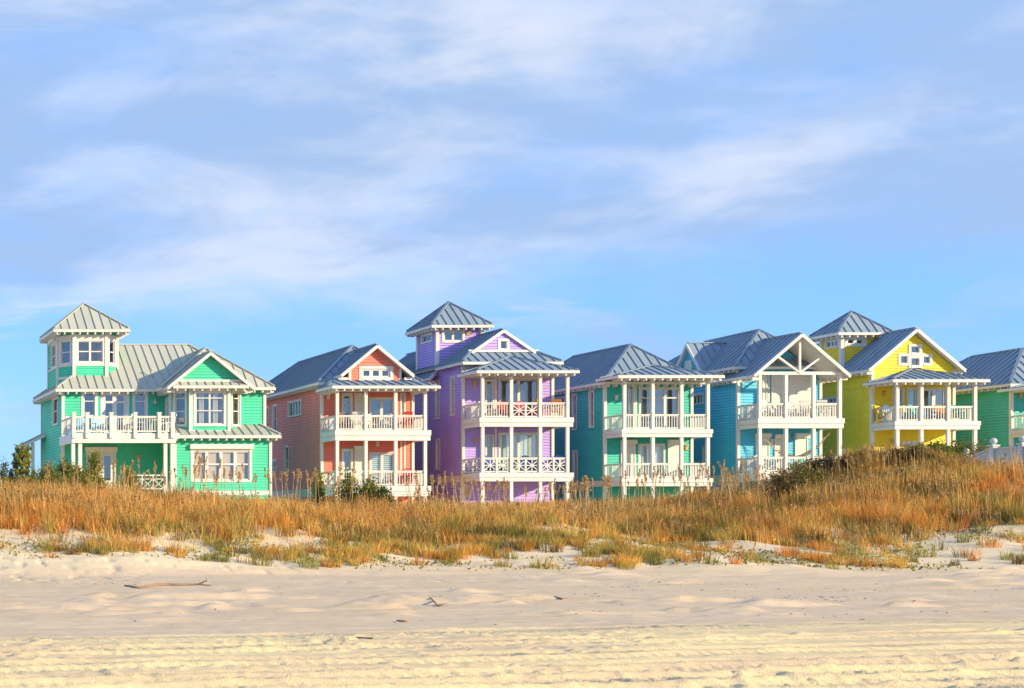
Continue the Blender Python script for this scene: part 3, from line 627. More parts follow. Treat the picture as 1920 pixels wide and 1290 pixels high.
    g = Wall(T, (22.35, 90.68), (25.97, 90.68), 9.55, 11.1, MINT, [(0, 9.62), (3.62, 9.62), (1.81, 11.02)]); g.finish()
    MB().box(22.2, 26.1, 90.5, 90.66, 9.52, 9.66).build('trim_board', WHITE, T)
    roof(T, [[(22.0, 90.15, 9.28), (26.3, 90.15, 9.28), (26.0, 90.66, 9.56), (22.3, 90.66, 9.56)]], (), 0.5, 'pent_roof', [((22.0, 90.15, 9.28), (26.3, 90.15, 9.28))], (), [((22.0, 90.15, 9.28), (26.3, 90.15, 9.28), (0, 1, 0))])
    ez = fz(816.5, 90.1)
    roof(T, [[(21.95, 90.05, ez), (28.1, 90.05, ez), (27.4, 91.68, ez + 0.68), (22.25, 91.68, ez + 0.68)], [(28.1, 90.05, ez), (28.1, 91.68, ez), (27.4, 91.68, ez + 0.68)], [(21.95, 91.68, ez), (21.95, 90.05, ez), (22.25, 91.68, ez + 0.68)]], [((28.1, 90.05, ez), (27.4, 91.68, ez + 0.68))], 0.5, 'skirt_roof',
         [((21.95, 90.05, ez), (28.1, 90.05, ez)), ((28.1, 90.05, ez), (28.1, 91.68, ez))], (), [((21.95, 90.05, ez), (28.1, 90.05, ez), (0, 1, 0))])
    # chamfered lookout tower
    tx0, tx1, ty0, ty1, c, tz0, tz1 = 16.22, 19.7, 93.75, 98.0, 0.78, 9.3, 12.8
    pts = [(tx0, ty1), (tx0, ty0 + c + 0.2), (tx0 + c, ty0), (tx1 - c, ty0), (tx1, ty0 + c), (tx1, ty1)]
    for i in range(5):
        w = Wall(T, pts[i], pts[i + 1], tz0, tz1, MINT); zw0, zw1 = fz(683, ty0), fz(634, ty0)
        if i == 2: w.opening('window', 0.06, w.len - 0.06, zw0, zw1, cols=2, rows=(0.5, 0.5), cas=0.16, bar=0.06, head=False)
        elif i in (1, 3): w.opening('window', 0.14, w.len - 0.14, zw0, zw1, cols=1, rows=(0.5, 0.5), cas=0.12)
        elif i == 0: w.opening('window', w.len - 2.2, w.len - 0.4, zw0, zw1, cols=2, rows=(0.5, 0.5), cas=0.12, head=True)
        w.finish(); 
        for a, b, q in [(zw0 - 0.1, zw0 - 0.01, 0.075), (zw1 + 0.005, zw1 + 0.2, 0.07)] + ([(10.0, 10.14, 0.06)] if i else []):
            k = MB(); w.slab(k, 0.0, w.len, a, b, 0.0, q); k.build('trim_board', WHITE, T)
        vtrim(T, *pts[i], tz0, tz1, 0.19, 0.19)
    vtrim(T, *pts[4], tz0, tz1, 0.17, 0.17)
    w = Wall(T, pts[5], pts[0], tz0, tz1, MINT); w.finish()
    MB().box(tx0 + 0.75, tx1 - 0.75, ty0 + 0.75, ty1 - 0.5, tz0, tz1 - 0.1).build('interior', DARK, T)
    hip(T, 15.7, 20.2, 93.2, 98.4, 12.85, (17.94, 95.6, 14.65), (17.94, 95.6, 14.65), name='tower_roof', tail=('front', 'left', 'right'))
    # balcony
    bx, by = 16.06, 89.0; xe = fx(326, by)
    MB().box(bx, 22.12, by + 0.05, Ym - 0.04, zf - 0.3, zf).build('deck', WHITE, T)
    MB().box(bx - 0.05, xe + 0.1, by - 0.04, by + 0.048, fz(830.5, by), zf - 0.02).build('fascia', WHITE, T); MB().box(bx - 0.06, bx + 0.03, by + 0.06, Ym - 0.1, zf - 0.55, zf - 0.02).build('fascia', WHITE, T)
    xs = [fx(p, by) for p in (138, 163, 208, 253, 298, 323)]
    for x in xs:
        MB().box(x - 0.1, x + 0.1, by - 0.16, by - 0.045 + 0.08, zf - 0.28, zf + 1.1).box(x - 0.13, x + 0.13, by - 0.19, by + 0.065, zf + 1.1, zf + 1.16).build('rail_post', WHITE, T)
    for a, b in zip(xs, xs[1:]): railing(T, (a + 0.1, by - 0.06, zf), (b - 0.1, by - 0.06, zf), 0.96)
    railing(T, (bx + 0.05, Ym - 0.1, zf), (bx + 0.05, by + 0.06, zf), 0.96)
    MB().box(bx - 0.05, bx + 0.15, 91.0, 91.2, zf - 0.3, zf + 1.1).build('rail_post', WHITE, T)
    for p in (138, 151, 311, 324): x = fx(p, by); MB().box(x - 0.1, x + 0.1, by + 0.06, by + 0.26, zb - 0.2, fz(830, by)).build('post', WHITE, T)
    za = fz(918, by); h_ = fz(891, by) - za; x_a, x_b = fx(247, by), fx(308, by)
    b = MB().bar((x_a, by + 0.1, za + h_), (x_b, by + 0.1, za + h_), 0.1, 0.07).bar((x_a, by + 0.1, za + 0.05), (x_b, by + 0.1, za + 0.05), 0.05, 0.07); r = b.build('railing', WHITE, T)
    for j in range(3):
        a, e = x_a + (x_b - x_a) * j / 3, x_a + (x_b - x_a) * (j + 1) / 3; up_ = (0, 1, 0); y = by + 0.1
        MB().bar((a, y, za + 0.05), (e, y, za + h_ - 0.2), 0.04, 0.05, up_).bar((a, y, za + h_ - 0.2), (e, y, za + 0.05), 0.046, 0.05, up_).bar((a, y, za + h_ * 0.74), (e, y, za + h_ * 0.74), 0.05, 0.05).bar((e, y, za), (e, y, za + h_), 0.055, 0.055).build('lattice_panel', WHITE, T, r)
    # lean-to at the far corner
    roof(T, [[(14.75, 101.6, 6.3), (14.75, 98.9, 6.3), (16.15, 98.9, 7.0), (16.15, 101.6, 7.0)]], (), 0.5, 'lean_to_roof', [((14.75, 101.6, 6.3), (14.75, 98.9, 6.3))], [((14.75, 98.9, 6.3), (16.15, 98.9, 7.0))], [((14.75, 101.6, 6.3), (14.75, 98.9, 6.3), (1, 0, 0))])
    MB().box(15.3, 15.5, 99.0, 99.2, zb, 6.45).build('post', WHITE, T); MB().box(15.3, 15.5, 101.2, 101.4, zb, 6.45).build('post', WHITE, T)
    # roof vent pipe
    vx, vy = fx(284, 93.6), 93.6; MB().tube([(vx, vy, 9.9), (vx, vy, 10.5)], 0.05).lathe((vx, vy, 10.5), [(0.05, 0), (0.12, 0.0), (0.12, 0.08), (0.0, 0.1)], 8).build('vent_pipe', METAL, T)
METAL = METAL_PALE
mint_house()
METAL = METAL_GREY

# ---------------------------------------------------------------- ground
def vnoise(x, y, seed=0):
    xi = np.floor(x).astype(np.int64); yi = np.floor(y).astype(np.int64); xf = x - xi; yf = y - yi
    u = xf * xf * (3 - 2 * xf); v = yf * yf * (3 - 2 * yf)
    def h(a, b):
        n = (a * 374761393 + b * 668265263 + seed * 974634777) & 0x7fffffff
        n = ((n ^ (n >> 13)) * 1274126177) & 0x7fffffff
        return ((n ^ (n >> 16)) & 0xffff) / 65535.0
    return (h(xi, yi) * (1 - u) + h(xi + 1, yi) * u) * (1 - v) + (h(xi, yi + 1) * (1 - u) + h(xi + 1, yi + 1) * u) * v
def fbm(x, y, seed=0, oct=4, gain=0.5):
    s = 0; a = 1; t = 0
    for i in range(oct): s = s + a * vnoise(x * 2 ** i + 17.3 * i, y * 2 ** i - 9.1 * i, seed + i); t += a; a *= gain
    return s / t
def sstep(x, a, b): t = np.clip((x - a) / (b - a), 0, 1); return t * t * (3 - 2 * t)
CRX = [-200, 0, 8, 13, 17, 20, 24, 27, 30, 33, 36, 38, 40, 43, 46, 50, 55, 70, 300]
CRZ = [2.4, 2.4, 2.4, 2.25, 1.85, 1.5, 1.5, 1.4, 1.35, 1.45, 1.7, 2.05, 2.25, 2.3, 2.3, 2.35, 2.5, 2.5, 2.5]
TRACKS = [(21.2, 0.30, 1.0), (20.75, 0.16, 0.6), (19.3, 0.26, 0.9), (18.75, 0.2, 0.7), (17.5, 0.28, 1.0), (16.9, 0.24, 0.9), (16.1, 0.22, 0.8), (15.4, 0.28, 1.2), (14.6, 0.3, 1.1), (13.8, 0.3, 1.2), (13.1, 0.3, 1.0)]
SLOPE = 0.2486
def height(X, Y):
    X = np.asarray(X, float); Y = np.asarray(Y, float)
    foot = 43.0 + 3.0 * (fbm(X / 7, Y * 0 + 3.3, 5, 2) - 0.5) - 1.5 * sstep(X, 16, 9)
    q_ = np.clip((Y - foot - 0.3) / 17.0, 0, 1); t = (1 - (1 - q_) ** 1.35) * sstep(Y, foot, foot + 1.0)
    cr = np.interp(X, CRX, CRZ); back = np.interp(X, [0, 22, 28, 60], [2.5, 2.5, 1.95, 1.95])
    bw = np.where(X > 48, 0.85, 1.0) * sstep(Y, 69 + 6 * sstep(X, 46, 52), 84)
    top = cr * (1 - bw) + back * bw
    top = top + 1.7 * np.exp(-((X - 44.6) / 2.6) ** 2 - ((Y - 63.2) / 4.5) ** 2)      # the high dune before the yellow house
    hum = (fbm(X / 3.6, Y / 4.5, 23, 2) - 0.5) * 0.9 * sstep(Y, 52, 58) + (fbm(X / 2.6, Y / 2.2, 21, 3) - 0.5) * 0.75 + (fbm(X / 0.9, Y / 0.7, 31, 3) - 0.5) * 0.22
    z = top * t + hum * (0.35 * sstep(t, 0.02, 0.2) + 0.65 * sstep(t, 0.35, 0.7)) * (1 - 0.6 * sstep(Y, 66, 80))
    z = z + 0.10 * sstep(Y, 36, 42) * (1 - t)
    # beach: wind drift, footprints, tyre tracks
    be = 1 - sstep(Y, 44, 50)
    v = Y - SLOPE * (X - 2.9); a = X + SLOPE * Y
    wig = 0.25 * (fbm(a / 6, v * 0, 77, 2) - 0.5)
    sm = (fbm(X / 0.4, Y / 0.45, 47, 3) - 0.5) * 0.03 + (fbm(X / 1.6, Y / 0.5, 41, 4) - 0.5) * 0.055 + (fbm(X / 5, Y / 1.6, 43, 2) - 0.5) * 0.08
    dr = np.clip(fbm(X / 1.5 + 4, Y / 0.55, 51, 3) - 0.58, 0, 1) * 0.55 * sstep(Y, 24, 29) * sstep(fbm(X / 7, Y / 6, 53, 2), 0.42, 0.6)
    cl = np.clip(fbm(X / 0.13, Y / 0.11, 61, 2) - 0.58, 0, 1) * 0.11
    tz = sstep(v, 21.9, 21.3)
    rough = sstep(fbm(a / 5, v / 1.2, 71, 2), 0.38, 0.62)
    tr = np.zeros_like(X)
    for i, (c, w, d) in enumerate(TRACKS):
        q = (v + wig * (1 + 0.2 * (i % 3)) - c) / w
        rut = np.exp(-(q ** 2) * 1.6); berm = np.exp(-((np.abs(q) - 1.35) ** 2) * 6)
        tread = np.clip(np.sin(2 * math.pi * (a / 0.17 + q * 0.35 * (-1) ** i)) * 1.6, -1, 1)
        tr = tr + d * (-0.030 * rut + 0.022 * berm * (0.5 + fbm(X / 0.25, Y / 0.25, 80 + i, 2)) + (0.026 if i % 2 == 0 else 0.015) * tread * np.exp(-(q ** 2) * 2.2))
    z = z + be * (sm * (1 - 0.4 * tz) + dr * (1 - tz) + tz * (tr + cl * (0.3 + 0.8 * rough + 0.7 * sstep(v, 15.6, 14.4) * sstep(X, 5, 9))))
    for k in range(20):                                     # a line of footprints crossing the wheel tracks
        ax_, vy = 2.2 + 0.62 * k + 0.2 * math.sin(k * 2.7), 19.95 + 0.16 * (-1) ** k + 0.1 * math.sin(k * 1.3)
        px_ = ax_; py_ = vy + SLOPE * (px_ - 2.9); r2 = ((X - px_) / 0.15) ** 2 + ((Y - py_) / 0.085) ** 2
        z = z - 0.045 * np.exp(-r2 * 1.3) + 0.015 * np.exp(-(np.sqrt(r2) - 1.7) ** 2 * 3.0)
    fp = np.clip(0.42 - fbm(X / 0.32, Y / 0.36, 91, 2), 0, 1) * 0.2          # old footprints near the dune foot
    z = z - fp * sstep(Y, 38, 41) * (1 - sstep(Y, 47, 52)) * sstep(fbm(X / 4, Y / 3, 93, 2), 0.45, 0.6)
    return z
def hz(x, y): return float(height(np.array([x]), np.array([y]))[0])
def ground():
    def ax(parts):
        out = []
        for a, b, s in parts: out += list(np.arange(a, b, s))
        return np.array(out)
    gx = np.concatenate([-np.geomspace(4000, 2, 16), ax([(-1, 1.6, 0.3), (1.6, 21, 0.045), (21, 60, 0.26)]), 60 + np.geomspace(0.3, 4000, 24)])
    gy = np.concatenate([-np.geomspace(3000, 4, 10), ax([(-2, 13, 1.0), (13, 25.5, 0.045), (25.5, 46, 0.12), (46, 80, 0.36)]), 80 + np.geomspace(0.4, 5000, 26)])
    XX, YY = np.meshgrid(gx, gy); ZZ = height(XX, YY)
    nx, ny = len(gx), len(gy); co = np.stack([XX, YY, ZZ], -1).reshape(-1, 3)
    idx = np.arange(nx * ny).reshape(ny, nx); q = np.stack([idx[:-1, :-1], idx[:-1, 1:], idx[1:, 1:], idx[1:, :-1]], -1).reshape(-1, 4)
    me = np_mesh('ground', co, q.reshape(-1), np.full(len(q), 4)); me.shade_smooth(); me.materials.append(sand_mat())
    o = bpy.data.objects.new('ground', me); COL.objects.link(o); o['kind'] = 'structure'; o['label'] = 'pale sandy beach rising into low dunes'
def np_mesh(name, co, loops, sizes, col=None):
    me = bpy.data.meshes.new(name); me.vertices.add(len(co)); me.vertices.foreach_set('co', np.ascontiguousarray(co, dtype=np.float32).reshape(-1))
    me.loops.add(len(loops)); me.loops.foreach_set('vertex_index', np.ascontiguousarray(loops, dtype=np.int32))
    st = np.concatenate([[0], np.cumsum(sizes)[:-1]]).astype(np.int32)
    me.polygons.add(len(sizes)); me.polygons.foreach_set('loop_start', st)
    me.update(calc_edges=True)
    if col is not None:
        a = me.color_attributes.new('col', 'FLOAT_COLOR', 'POINT'); c = np.ones((len(co), 4), np.float32); c[:, :3] = col; a.data.foreach_set('color', c.reshape(-1))
    return me
def sand_mat():
    m, nt, p = new_mat('sand')
    geo = nt.nodes.new('ShaderNodeNewGeometry'); sep = nt.nodes.new('ShaderNodeSeparateXYZ'); nt.links.new(geo.outputs['Position'], sep.inputs[0])
    n1 = ntex(nt, 0.55, 5, 0.6, (0.5, 1.3, 1)); n2 = ntex(nt, 5, 5, 0.65, (0.6, 1.2, 1)); n3 = ntex(nt, 45, 3, 0.7)
    def mth(op, a, b):
        n = nt.nodes.new('ShaderNodeMath'); n.operation = op
        for i, x in ((0, a), (1, b)):
            if isinstance(x, (int, float)): n.inputs[i].default_value = x
            else: nt.links.new(x, n.inputs[i])
        return n.outputs[0]
    v = mth('SUBTRACT', sep.outputs[1], mth('MULTIPLY', sep.outputs[0], SLOPE)); v = mth('ADD', v, mth('MULTIPLY', n1, 1.6))
    packed = mrange(nt, v, 20.9, 21.9, 1.0, 0.0)
    col = mixc(nt, packed, (0.77, 0.58, 0.385), (0.93, 0.72, 0.365))
    col = mixc(nt, mrange(nt, n1, 0.40, 0.62, 0, 0.8), col, (0.71, 0.52, 0.315))
    col = mixc(nt, mrange(nt, n2, 0.35, 0.75, 0, 0.35), col, (0.84, 0.645, 0.40))
    duneness = mrange(nt, sep.outputs[2], 0.12, 0.45)
    col = mixc(nt, mth('MULTIPLY', duneness, 0.75), col, (0.92, 0.73, 0.44))
    litter = mth('MULTIPLY', mth('MULTIPLY', mrange(nt, sep.outputs[2], 1.0, 1.8), mrange(nt, n2, 0.3, 0.6)), mrange(nt, sep.outputs[1], 72.0, 78.0, 1.0, 0.0))
    col = mixc(nt, litter, col, (0.44, 0.28, 0.12))
    col = mixc(nt, mrange(nt, n3, 0.58, 0.74, 0, 0.4), col, (0.30, 0.22, 0.15))
    nt.links.new(col, p.inputs['Base Color']); p.inputs['Roughness'].default_value = 0.92; p.inputs['Specular IOR Level'].default_value = 0.15
    hsum = mth('ADD', mth('MULTIPLY', n2, 1.0), mth('MULTIPLY', n3, 0.7)); bump(nt, p, hsum, 0.6, 0.05)
    return m
ground()

# ---------------------------------------------------------------- plants
def leaf_mat(name, rough=0.75, trans=0.35):
    m, nt, p = new_mat(name); a = nt.nodes.new('ShaderNodeAttribute'); a.attribute_name = 'col'
    nt.links.new(a.outputs['Color'], p.inputs['Base Color']); p.inputs['Roughness'].default_value = rough; p.inputs['Specular IOR Level'].default_value = 0.2
    t = nt.nodes.new('ShaderNodeBsdfTranslucent'); nt.links.new(a.outputs['Color'], t.inputs[0]); mx = nt.nodes.new('ShaderNodeMixShader'); mx.inputs[0].default_value = trans
    nt.links.new(p.outputs[0], mx.inputs[1]); nt.links.new(t.outputs[0], mx.inputs[2]); nt.links.new(mx.outputs[0], nt.nodes['Material Output'].inputs[0])
    return m
GRASS = leaf_mat('dry_grass'); LEAF = leaf_mat('leaf')
BARK = paint('bark', (0.16, 0.11, 0.07), 0.9, 0.3)
def blades(base, h, w, lean, col, head=None):
    """tapered bent blades; base (n,3), lean (n,2) = sideways travel of the tip"""
    n = len(base); th = rng.uniform(0, math.pi, n); d = np.stack([np.cos(th), np.sin(th), np.zeros(n)], 1) * (w / 2)[:, None]
    mid = base + np.stack([lean[:, 0] * 0.35, lean[:, 1] * 0.35, h * 0.6], 1); tip = base + np.stack([lean[:, 0], lean[:, 1], h], 1)
    co = np.stack([base - d, base + d, mid - d * 0.75, mid + d * 0.75, tip], 1).reshape(-1, 3)
    k = np.arange(n) * 5; loops = np.stack([k, k + 1, k + 3, k + 2, k + 2, k + 3, k + 4], 1).reshape(-1); sizes = np.tile([4, 3], n)
    return co, loops, sizes, np.repeat(col, 5, 0), tip
def join(parts):
    co = []; lo = []; sz = []; cl = []; o = 0
    for p in parts: co.append(p[0]); lo.append(p[1] + o); sz.append(p[2]); cl.append(p[3]); o += len(p[0])
    return np.concatenate(co), np.concatenate(lo), np.concatenate(sz), np.concatenate(cl)
def leaves(c, size, col, vert=0.0, stretch=1.6):
    """little pointed quads at points c, randomly turned"""
    n = len(c); a = rng.normal(size=(n, 3)); a[:, 2] += vert; a /= np.linalg.norm(a, axis=1)[:, None]; b = np.cross(a, rng.normal(size=(n, 3))); b /= np.linalg.norm(b, axis=1)[:, None]
    s = size[:, None]; co = np.stack([c - a * s * stretch / 2, c + b * s * 0.4, c + a * s * stretch / 2, c - b * s * 0.4], 1).reshape(-1, 3)
    return co, np.arange(4 * n), np.full(n, 4), np.repeat(col, 4, 0)
def pal(n, cols, jit=0.18):
    c = np.array(cols)[rng.integers(0, len(cols), n)]; return np.clip(c * rng.uniform(1 - jit, 1 + jit, (n, 1)) * rng.uniform(0.94, 1.06, (n, 3)), 0.005, 0.9)
def stuff(name, parts, mat, label, cat):
    me = np_mesh(name, *join(parts)); me.materials.append(mat); o = bpy.data.objects.new(name, me); COL.objects.link(o)
    o['kind'] = 'stuff'; o['label'] = label; o['category'] = cat
    return o
def scatter(n, ylo, yhi, dens):
    """points over the dune in view (a wedge that widens with distance, with a margin), thinned by dens(X, Y)"""
    Y = rng.uniform(ylo, yhi, n); X = rng.uniform(0.09, 0.83, n) * Y
    k = rng.uniform(0, 1, n) < dens(X, Y) * (Y / yhi); return X[k], Y[k]
GOLD = [(0.88, 0.46, 0.095), (0.92, 0.51, 0.125), (0.80, 0.37, 0.065), (0.92, 0.57, 0.17), (0.64, 0.31, 0.06)]
RUST = [(0.82, 0.35, 0.07), (0.86, 0.40, 0.09), (0.70, 0.27, 0.055)]
OLIVE = [(0.24, 0.22, 0.05), (0.32, 0.28, 0.06), (0.40, 0.33, 0.08)]
def tone(X, Y):
    n = len(X); c = pal(n, GOLD); r = fbm(X / 3.5, Y / 3, 301, 2); o = fbm(X / 2.2, Y / 2.2, 311, 2); u = rng.uniform(0, 1, n)
    rr = u < sstep(r + 0.12 * sstep(X, 26, 32) * sstep(X, 40, 36), 0.48, 0.66) * 0.75; c[rr] = pal(rr.sum(), RUST)
    hill = sstep(X, 35.5, 39) * sstep(Y, 54, 58); oo = rng.uniform(0, 1, n) < np.maximum(sstep(o, 0.46, 0.64) * 0.7, hill * (0.35 + 0.5 * sstep(o, 0.4, 0.6))); c[oo] = pal(oo.sum(), OLIVE + [(0.20, 0.11, 0.035), (0.26, 0.15, 0.045)])
    c *= (0.8 + 0.2 * (rng.uniform(0, 1, (n, 1)) < 0.6))
    return c
def edge(X, Y):        # where the thick growth begins, further down the slope at the left
    return 51.0 - 3.6 * sstep(X, 16, 8) + 1.2 * sstep(X, 34, 42) + 5.5 * (fbm(X / 3.2, Y / 3.0, 201, 3) - 0.5) + 2.2 * np.exp(-((X - 26) / 3.5) ** 2)
def dune_grass():
    thick = lambda X, Y: sstep(Y, edge(X, Y) - 2.0, edge(X, Y) + 3.5) * (0.25 + 0.75 * sstep(fbm(X / 1.1, Y / 1.1, 211, 3), 0.36, 0.56))
    parts = []
    X, Y = scatter(210000, 47, 70, thick); n = len(X); Z = height(X, Y) - 0.04; h = rng.uniform(0.22, 0.75, n) * (0.35 + 1.1 * fbm(X / 1.2, Y / 1.2, 221, 3)) * (0.65 + 0.35 * sstep(Y, edge(X, Y), edge(X, Y) + 4)); l = rng.normal(0, 0.09, (n, 2)); l[:, 0] -= 0.03
    parts.append(blades(np.stack([X, Y, Z], 1), h, rng.uniform(0.012, 0.026, n), l, tone(X, Y))[:4])
    X, Y = scatter(40000, 70, 88, lambda X, Y: X * 0 + 0.8); n = len(X); Z = height(X, Y) - 0.04
    parts.append(blades(np.stack([X, Y, Z], 1), rng.uniform(0.35, 0.8, n), rng.uniform(0.02, 0.05, n), rng.normal(0, 0.15, (n, 2)), tone(X, Y))[:4])
    # thin growth: clumps on the open sand
    cl = lambda X, Y: (0.06 + 0.94 * sstep(fbm(X / 1.6, Y / 1.4, 231, 3), 0.46, 0.60)) * sstep(Y, 43.4 + 1.6 * fbm(X / 5, X * 0, 233, 2), 45.6) * (1 - 0.4 * thick(X, Y)) * (0.45 + 0.55 * sstep(fbm(X / 6, Y / 5, 235, 2) - 0.13 * sstep(X, 24, 33), 0.36, 0.55))
    def tussocks(n0, ylo, yhi, dens, per, rad, hlo, hhi, wid):
        CX_, CY_ = scatter(n0, ylo, yhi, dens); m = len(CX_); k = rng.integers(per // 2, per, m); idx = np.repeat(np.arange(m), k); n = len(idx)
        sz = rng.uniform(0.6, 1.25, m)[idx]; a = rng.uniform(0, 2 * math.pi, n); r = np.sqrt(rng.uniform(0, 1, n)) * rad * sz; X = CX_[idx] + r * np.cos(a); Y = CY_[idx] + r * np.sin(a) * 0.8
        h = rng.uniform(hlo, hhi, n) * sz; Z = height(X, Y) - 0.03; out = (r / rad)[:, None] * h[:, None] * 0.45 * np.stack([np.cos(a), np.sin(a)], 1)
        c = tone(CX_, CY_); g = rng.uniform(0, 1, m) < (0.3 if hhi < 0.6 else 0.12); c[g] = pal(g.sum(), [(0.42, 0.36, 0.08), (0.50, 0.40, 0.10), (0.30, 0.28, 0.07)])
        c = c[idx] * rng.uniform(0.65, 1.2, (n, 1))
        return blades(np.stack([X, Y, Z], 1), h, rng.uniform(wid * 0.7, wid * 1.3, n), out + rng.normal(0, 0.05, (n, 2)), np.clip(c, 0.01, 0.9))[:4]
    parts.append(tussocks(5200, 43.5, 57, cl, 80, 0.22, 0.14, 0.42, 0.014))
    parts.append(tussocks(5200, 48, 68, thick, 60, 0.26, 0.35, 0.85, 0.016))
    stuff('dune_grass', parts, GRASS, 'golden and rust dry grass covering the dune', 'grass')
    # creeping vine leaves
    vn = lambda X, Y: sstep(fbm(X / 1.7, Y / 1.2, 241, 3), 0.47, 0.62) * sstep(Y, 43.8, 45.5) * (1 - thick(X, Y))
    X, Y = scatter(42000, 42.5, 57, vn); n = len(X); Z = height(X, Y) + rng.uniform(0.01, 0.09, n)
    stuff('creeping_vine', [leaves(np.stack([X, Y, Z], 1), rng.uniform(0.04, 0.085, n), pal(n, [(0.22, 0.21, 0.04), (0.32, 0.27, 0.05), (0.14, 0.16, 0.035), (0.42, 0.33, 0.08), (0.30, 0.18, 0.06)]))], LEAF, 'creeping vine leaves spread over the open sand of the dune', 'vine')
    # dense sea oats
    tall = lambda X, Y: thick(X, Y) * (0.25 + 0.75 * sstep(fbm(X / 2.3, Y / 2.0, 251, 3), 0.36, 0.58))
    X, Y = scatter(85000, 47, 69, tall); n = len(X); Z = height(X, Y) - 0.05; h = rng.uniform(0.45, 1.0, n) * (0.45 + 1.1 * fbm(X / 1.5, Y / 1.5, 261, 3)) * (0.6 + 0.4 * sstep(Y, edge(X, Y), edge(X, Y) + 5)); l = rng.normal(0, 0.08, (n, 2)); l[:, 0] -= 0.05
    c = pal(n, [(0.88, 0.56, 0.20), (0.80, 0.44, 0.11), (0.90, 0.64, 0.28), (0.62, 0.30, 0.065)]); s = blades(np.stack([X, Y, Z], 1), h, rng.uniform(0.012, 0.022, n), l, c); parts = [s[:4]]
    k = rng.uniform(0, 1, n) < 0.22; tip = s[4][k]; m_ = k.sum()
    for j in range(4):
        cc = tip + np.stack([rng.normal(-0.02, 0.02, m_), rng.normal(0, 0.02, m_), -0.06 * j + rng.uniform(-0.02, 0.02, m_)], 1)
        parts.append(leaves(cc, rng.uniform(0.04, 0.07, m_), pal(m_, [(0.42, 0.25, 0.10), (0.52, 0.34, 0.15), (0.34, 0.19, 0.08)]), 1.5, 2.0))
    stuff('sea_oats', parts, GRASS, 'thick stand of dry sea oats along the dune crest', 'sea oats')
dune_grass()
OAT = []
def oat_meshes():
    for v in range(5):
        H_ = 1.0; bend = rng.uniform(-0.16, 0.1); pts = [(bend * t ** 2, 0.02 * math.sin(3 * t + v), H_ * t) for t in np.linspace(0, 1, 7)]
        b = MB().tube(pts, [0.011] * 5 + [0.009, 0.006], 4); me = bpy.data.meshes.new('stem'); me.from_pydata(b.v, [], b.f); me.materials.append(paint('oat_stem_%d' % v, (0.55, 0.38, 0.17), 0.8, 0.2))
        tp = np.array(pts[-1]); n = 40; t = rng.uniform(0, 1, n); c = tp + np.stack([-0.10 * t ** 1.4 * (1 if v % 2 else -0.6) + rng.normal(0, 0.018, n), rng.normal(0, 0.018, n), 0.07 - 0.36 * t], 1)
        lv = leaves(c, rng.uniform(0.03, 0.055, n), pal(n, [(0.56, 0.36, 0.15), (0.66, 0.46, 0.21), (0.42, 0.24, 0.09)]), 1.6, 2.0)
        m2 = np_mesh('seed_head', *lv); m2.materials.append(GRASS); OAT.append((me, m2))
oat_meshes()
def sea_oat(x, y, s, where):
    me, m2 = OAT[rng.integers(0, 5)]; e = bpy.data.objects.new('sea_oat', me); COL.objects.link(e); e.location = (x, y, hz(x, y) - 0.05); e.scale = (1, 1, s); e.rotation_euler = (rng.normal(0, 0.07), rng.normal(-0.03, 0.10), rng.uniform(-3, 3))
    e['label'] = 'tall sea oat stalk ' + where; e['category'] = 'sea oat'; e['group'] = 'tall sea oats ' + where
    h = bpy.data.objects.new('seed_head', m2); COL.objects.link(h); h.parent = e; h.scale = (1, 1, 1.0 / s); h.location = (0, 0, 1 - 1.0 / s)
for (u0, u1, n, tlo, thi, where) in ((1480, 1660, 12, 850, 900, 'on the slope before the sky blue porch'), (1660, 1920, 14, 840, 900, 'on the high dune before the yellow porch'), (60, 225, 12, 850, 890, 'among the shrubs before the mint house door'), (225, 325, 18, 858, 895, 'before the lattice rail of the mint house'), (330, 500, 34, 838, 905, 'before the wide lower window of the mint house'),
        (500, 560, 14, 845, 890, 'between the mint house and the coral side wall'), (560, 660, 14, 865, 900, 'before the side porch post of the coral house'), (735, 800, 10, 880, 915, 'before the right posts of the coral house'), (805, 875, 22, 880, 915, 'before the purple side wall'), (875, 1075, 34, 885, 925, 'before the lower posts of the purple house'),
        (1075, 1135, 18, 840, 890, 'before the teal side wall'), (1135, 1340, 34, 860, 905, 'before the lower railing of the teal house'), (1340, 1420, 22, 855, 905, 'before the sky blue side wall'), (1420, 1480, 10, 880, 905, 'at the foot of the sky blue deck')):
    for i in range(n):
        u = rng.uniform(u0, u1); y = rng.uniform(58, 67); x = fx(u, y); s = fz(rng.uniform(tlo, thi), y) - hz(x, y)
        if 0.7 < s: sea_oat(x, y, min(s, 2.1), where)

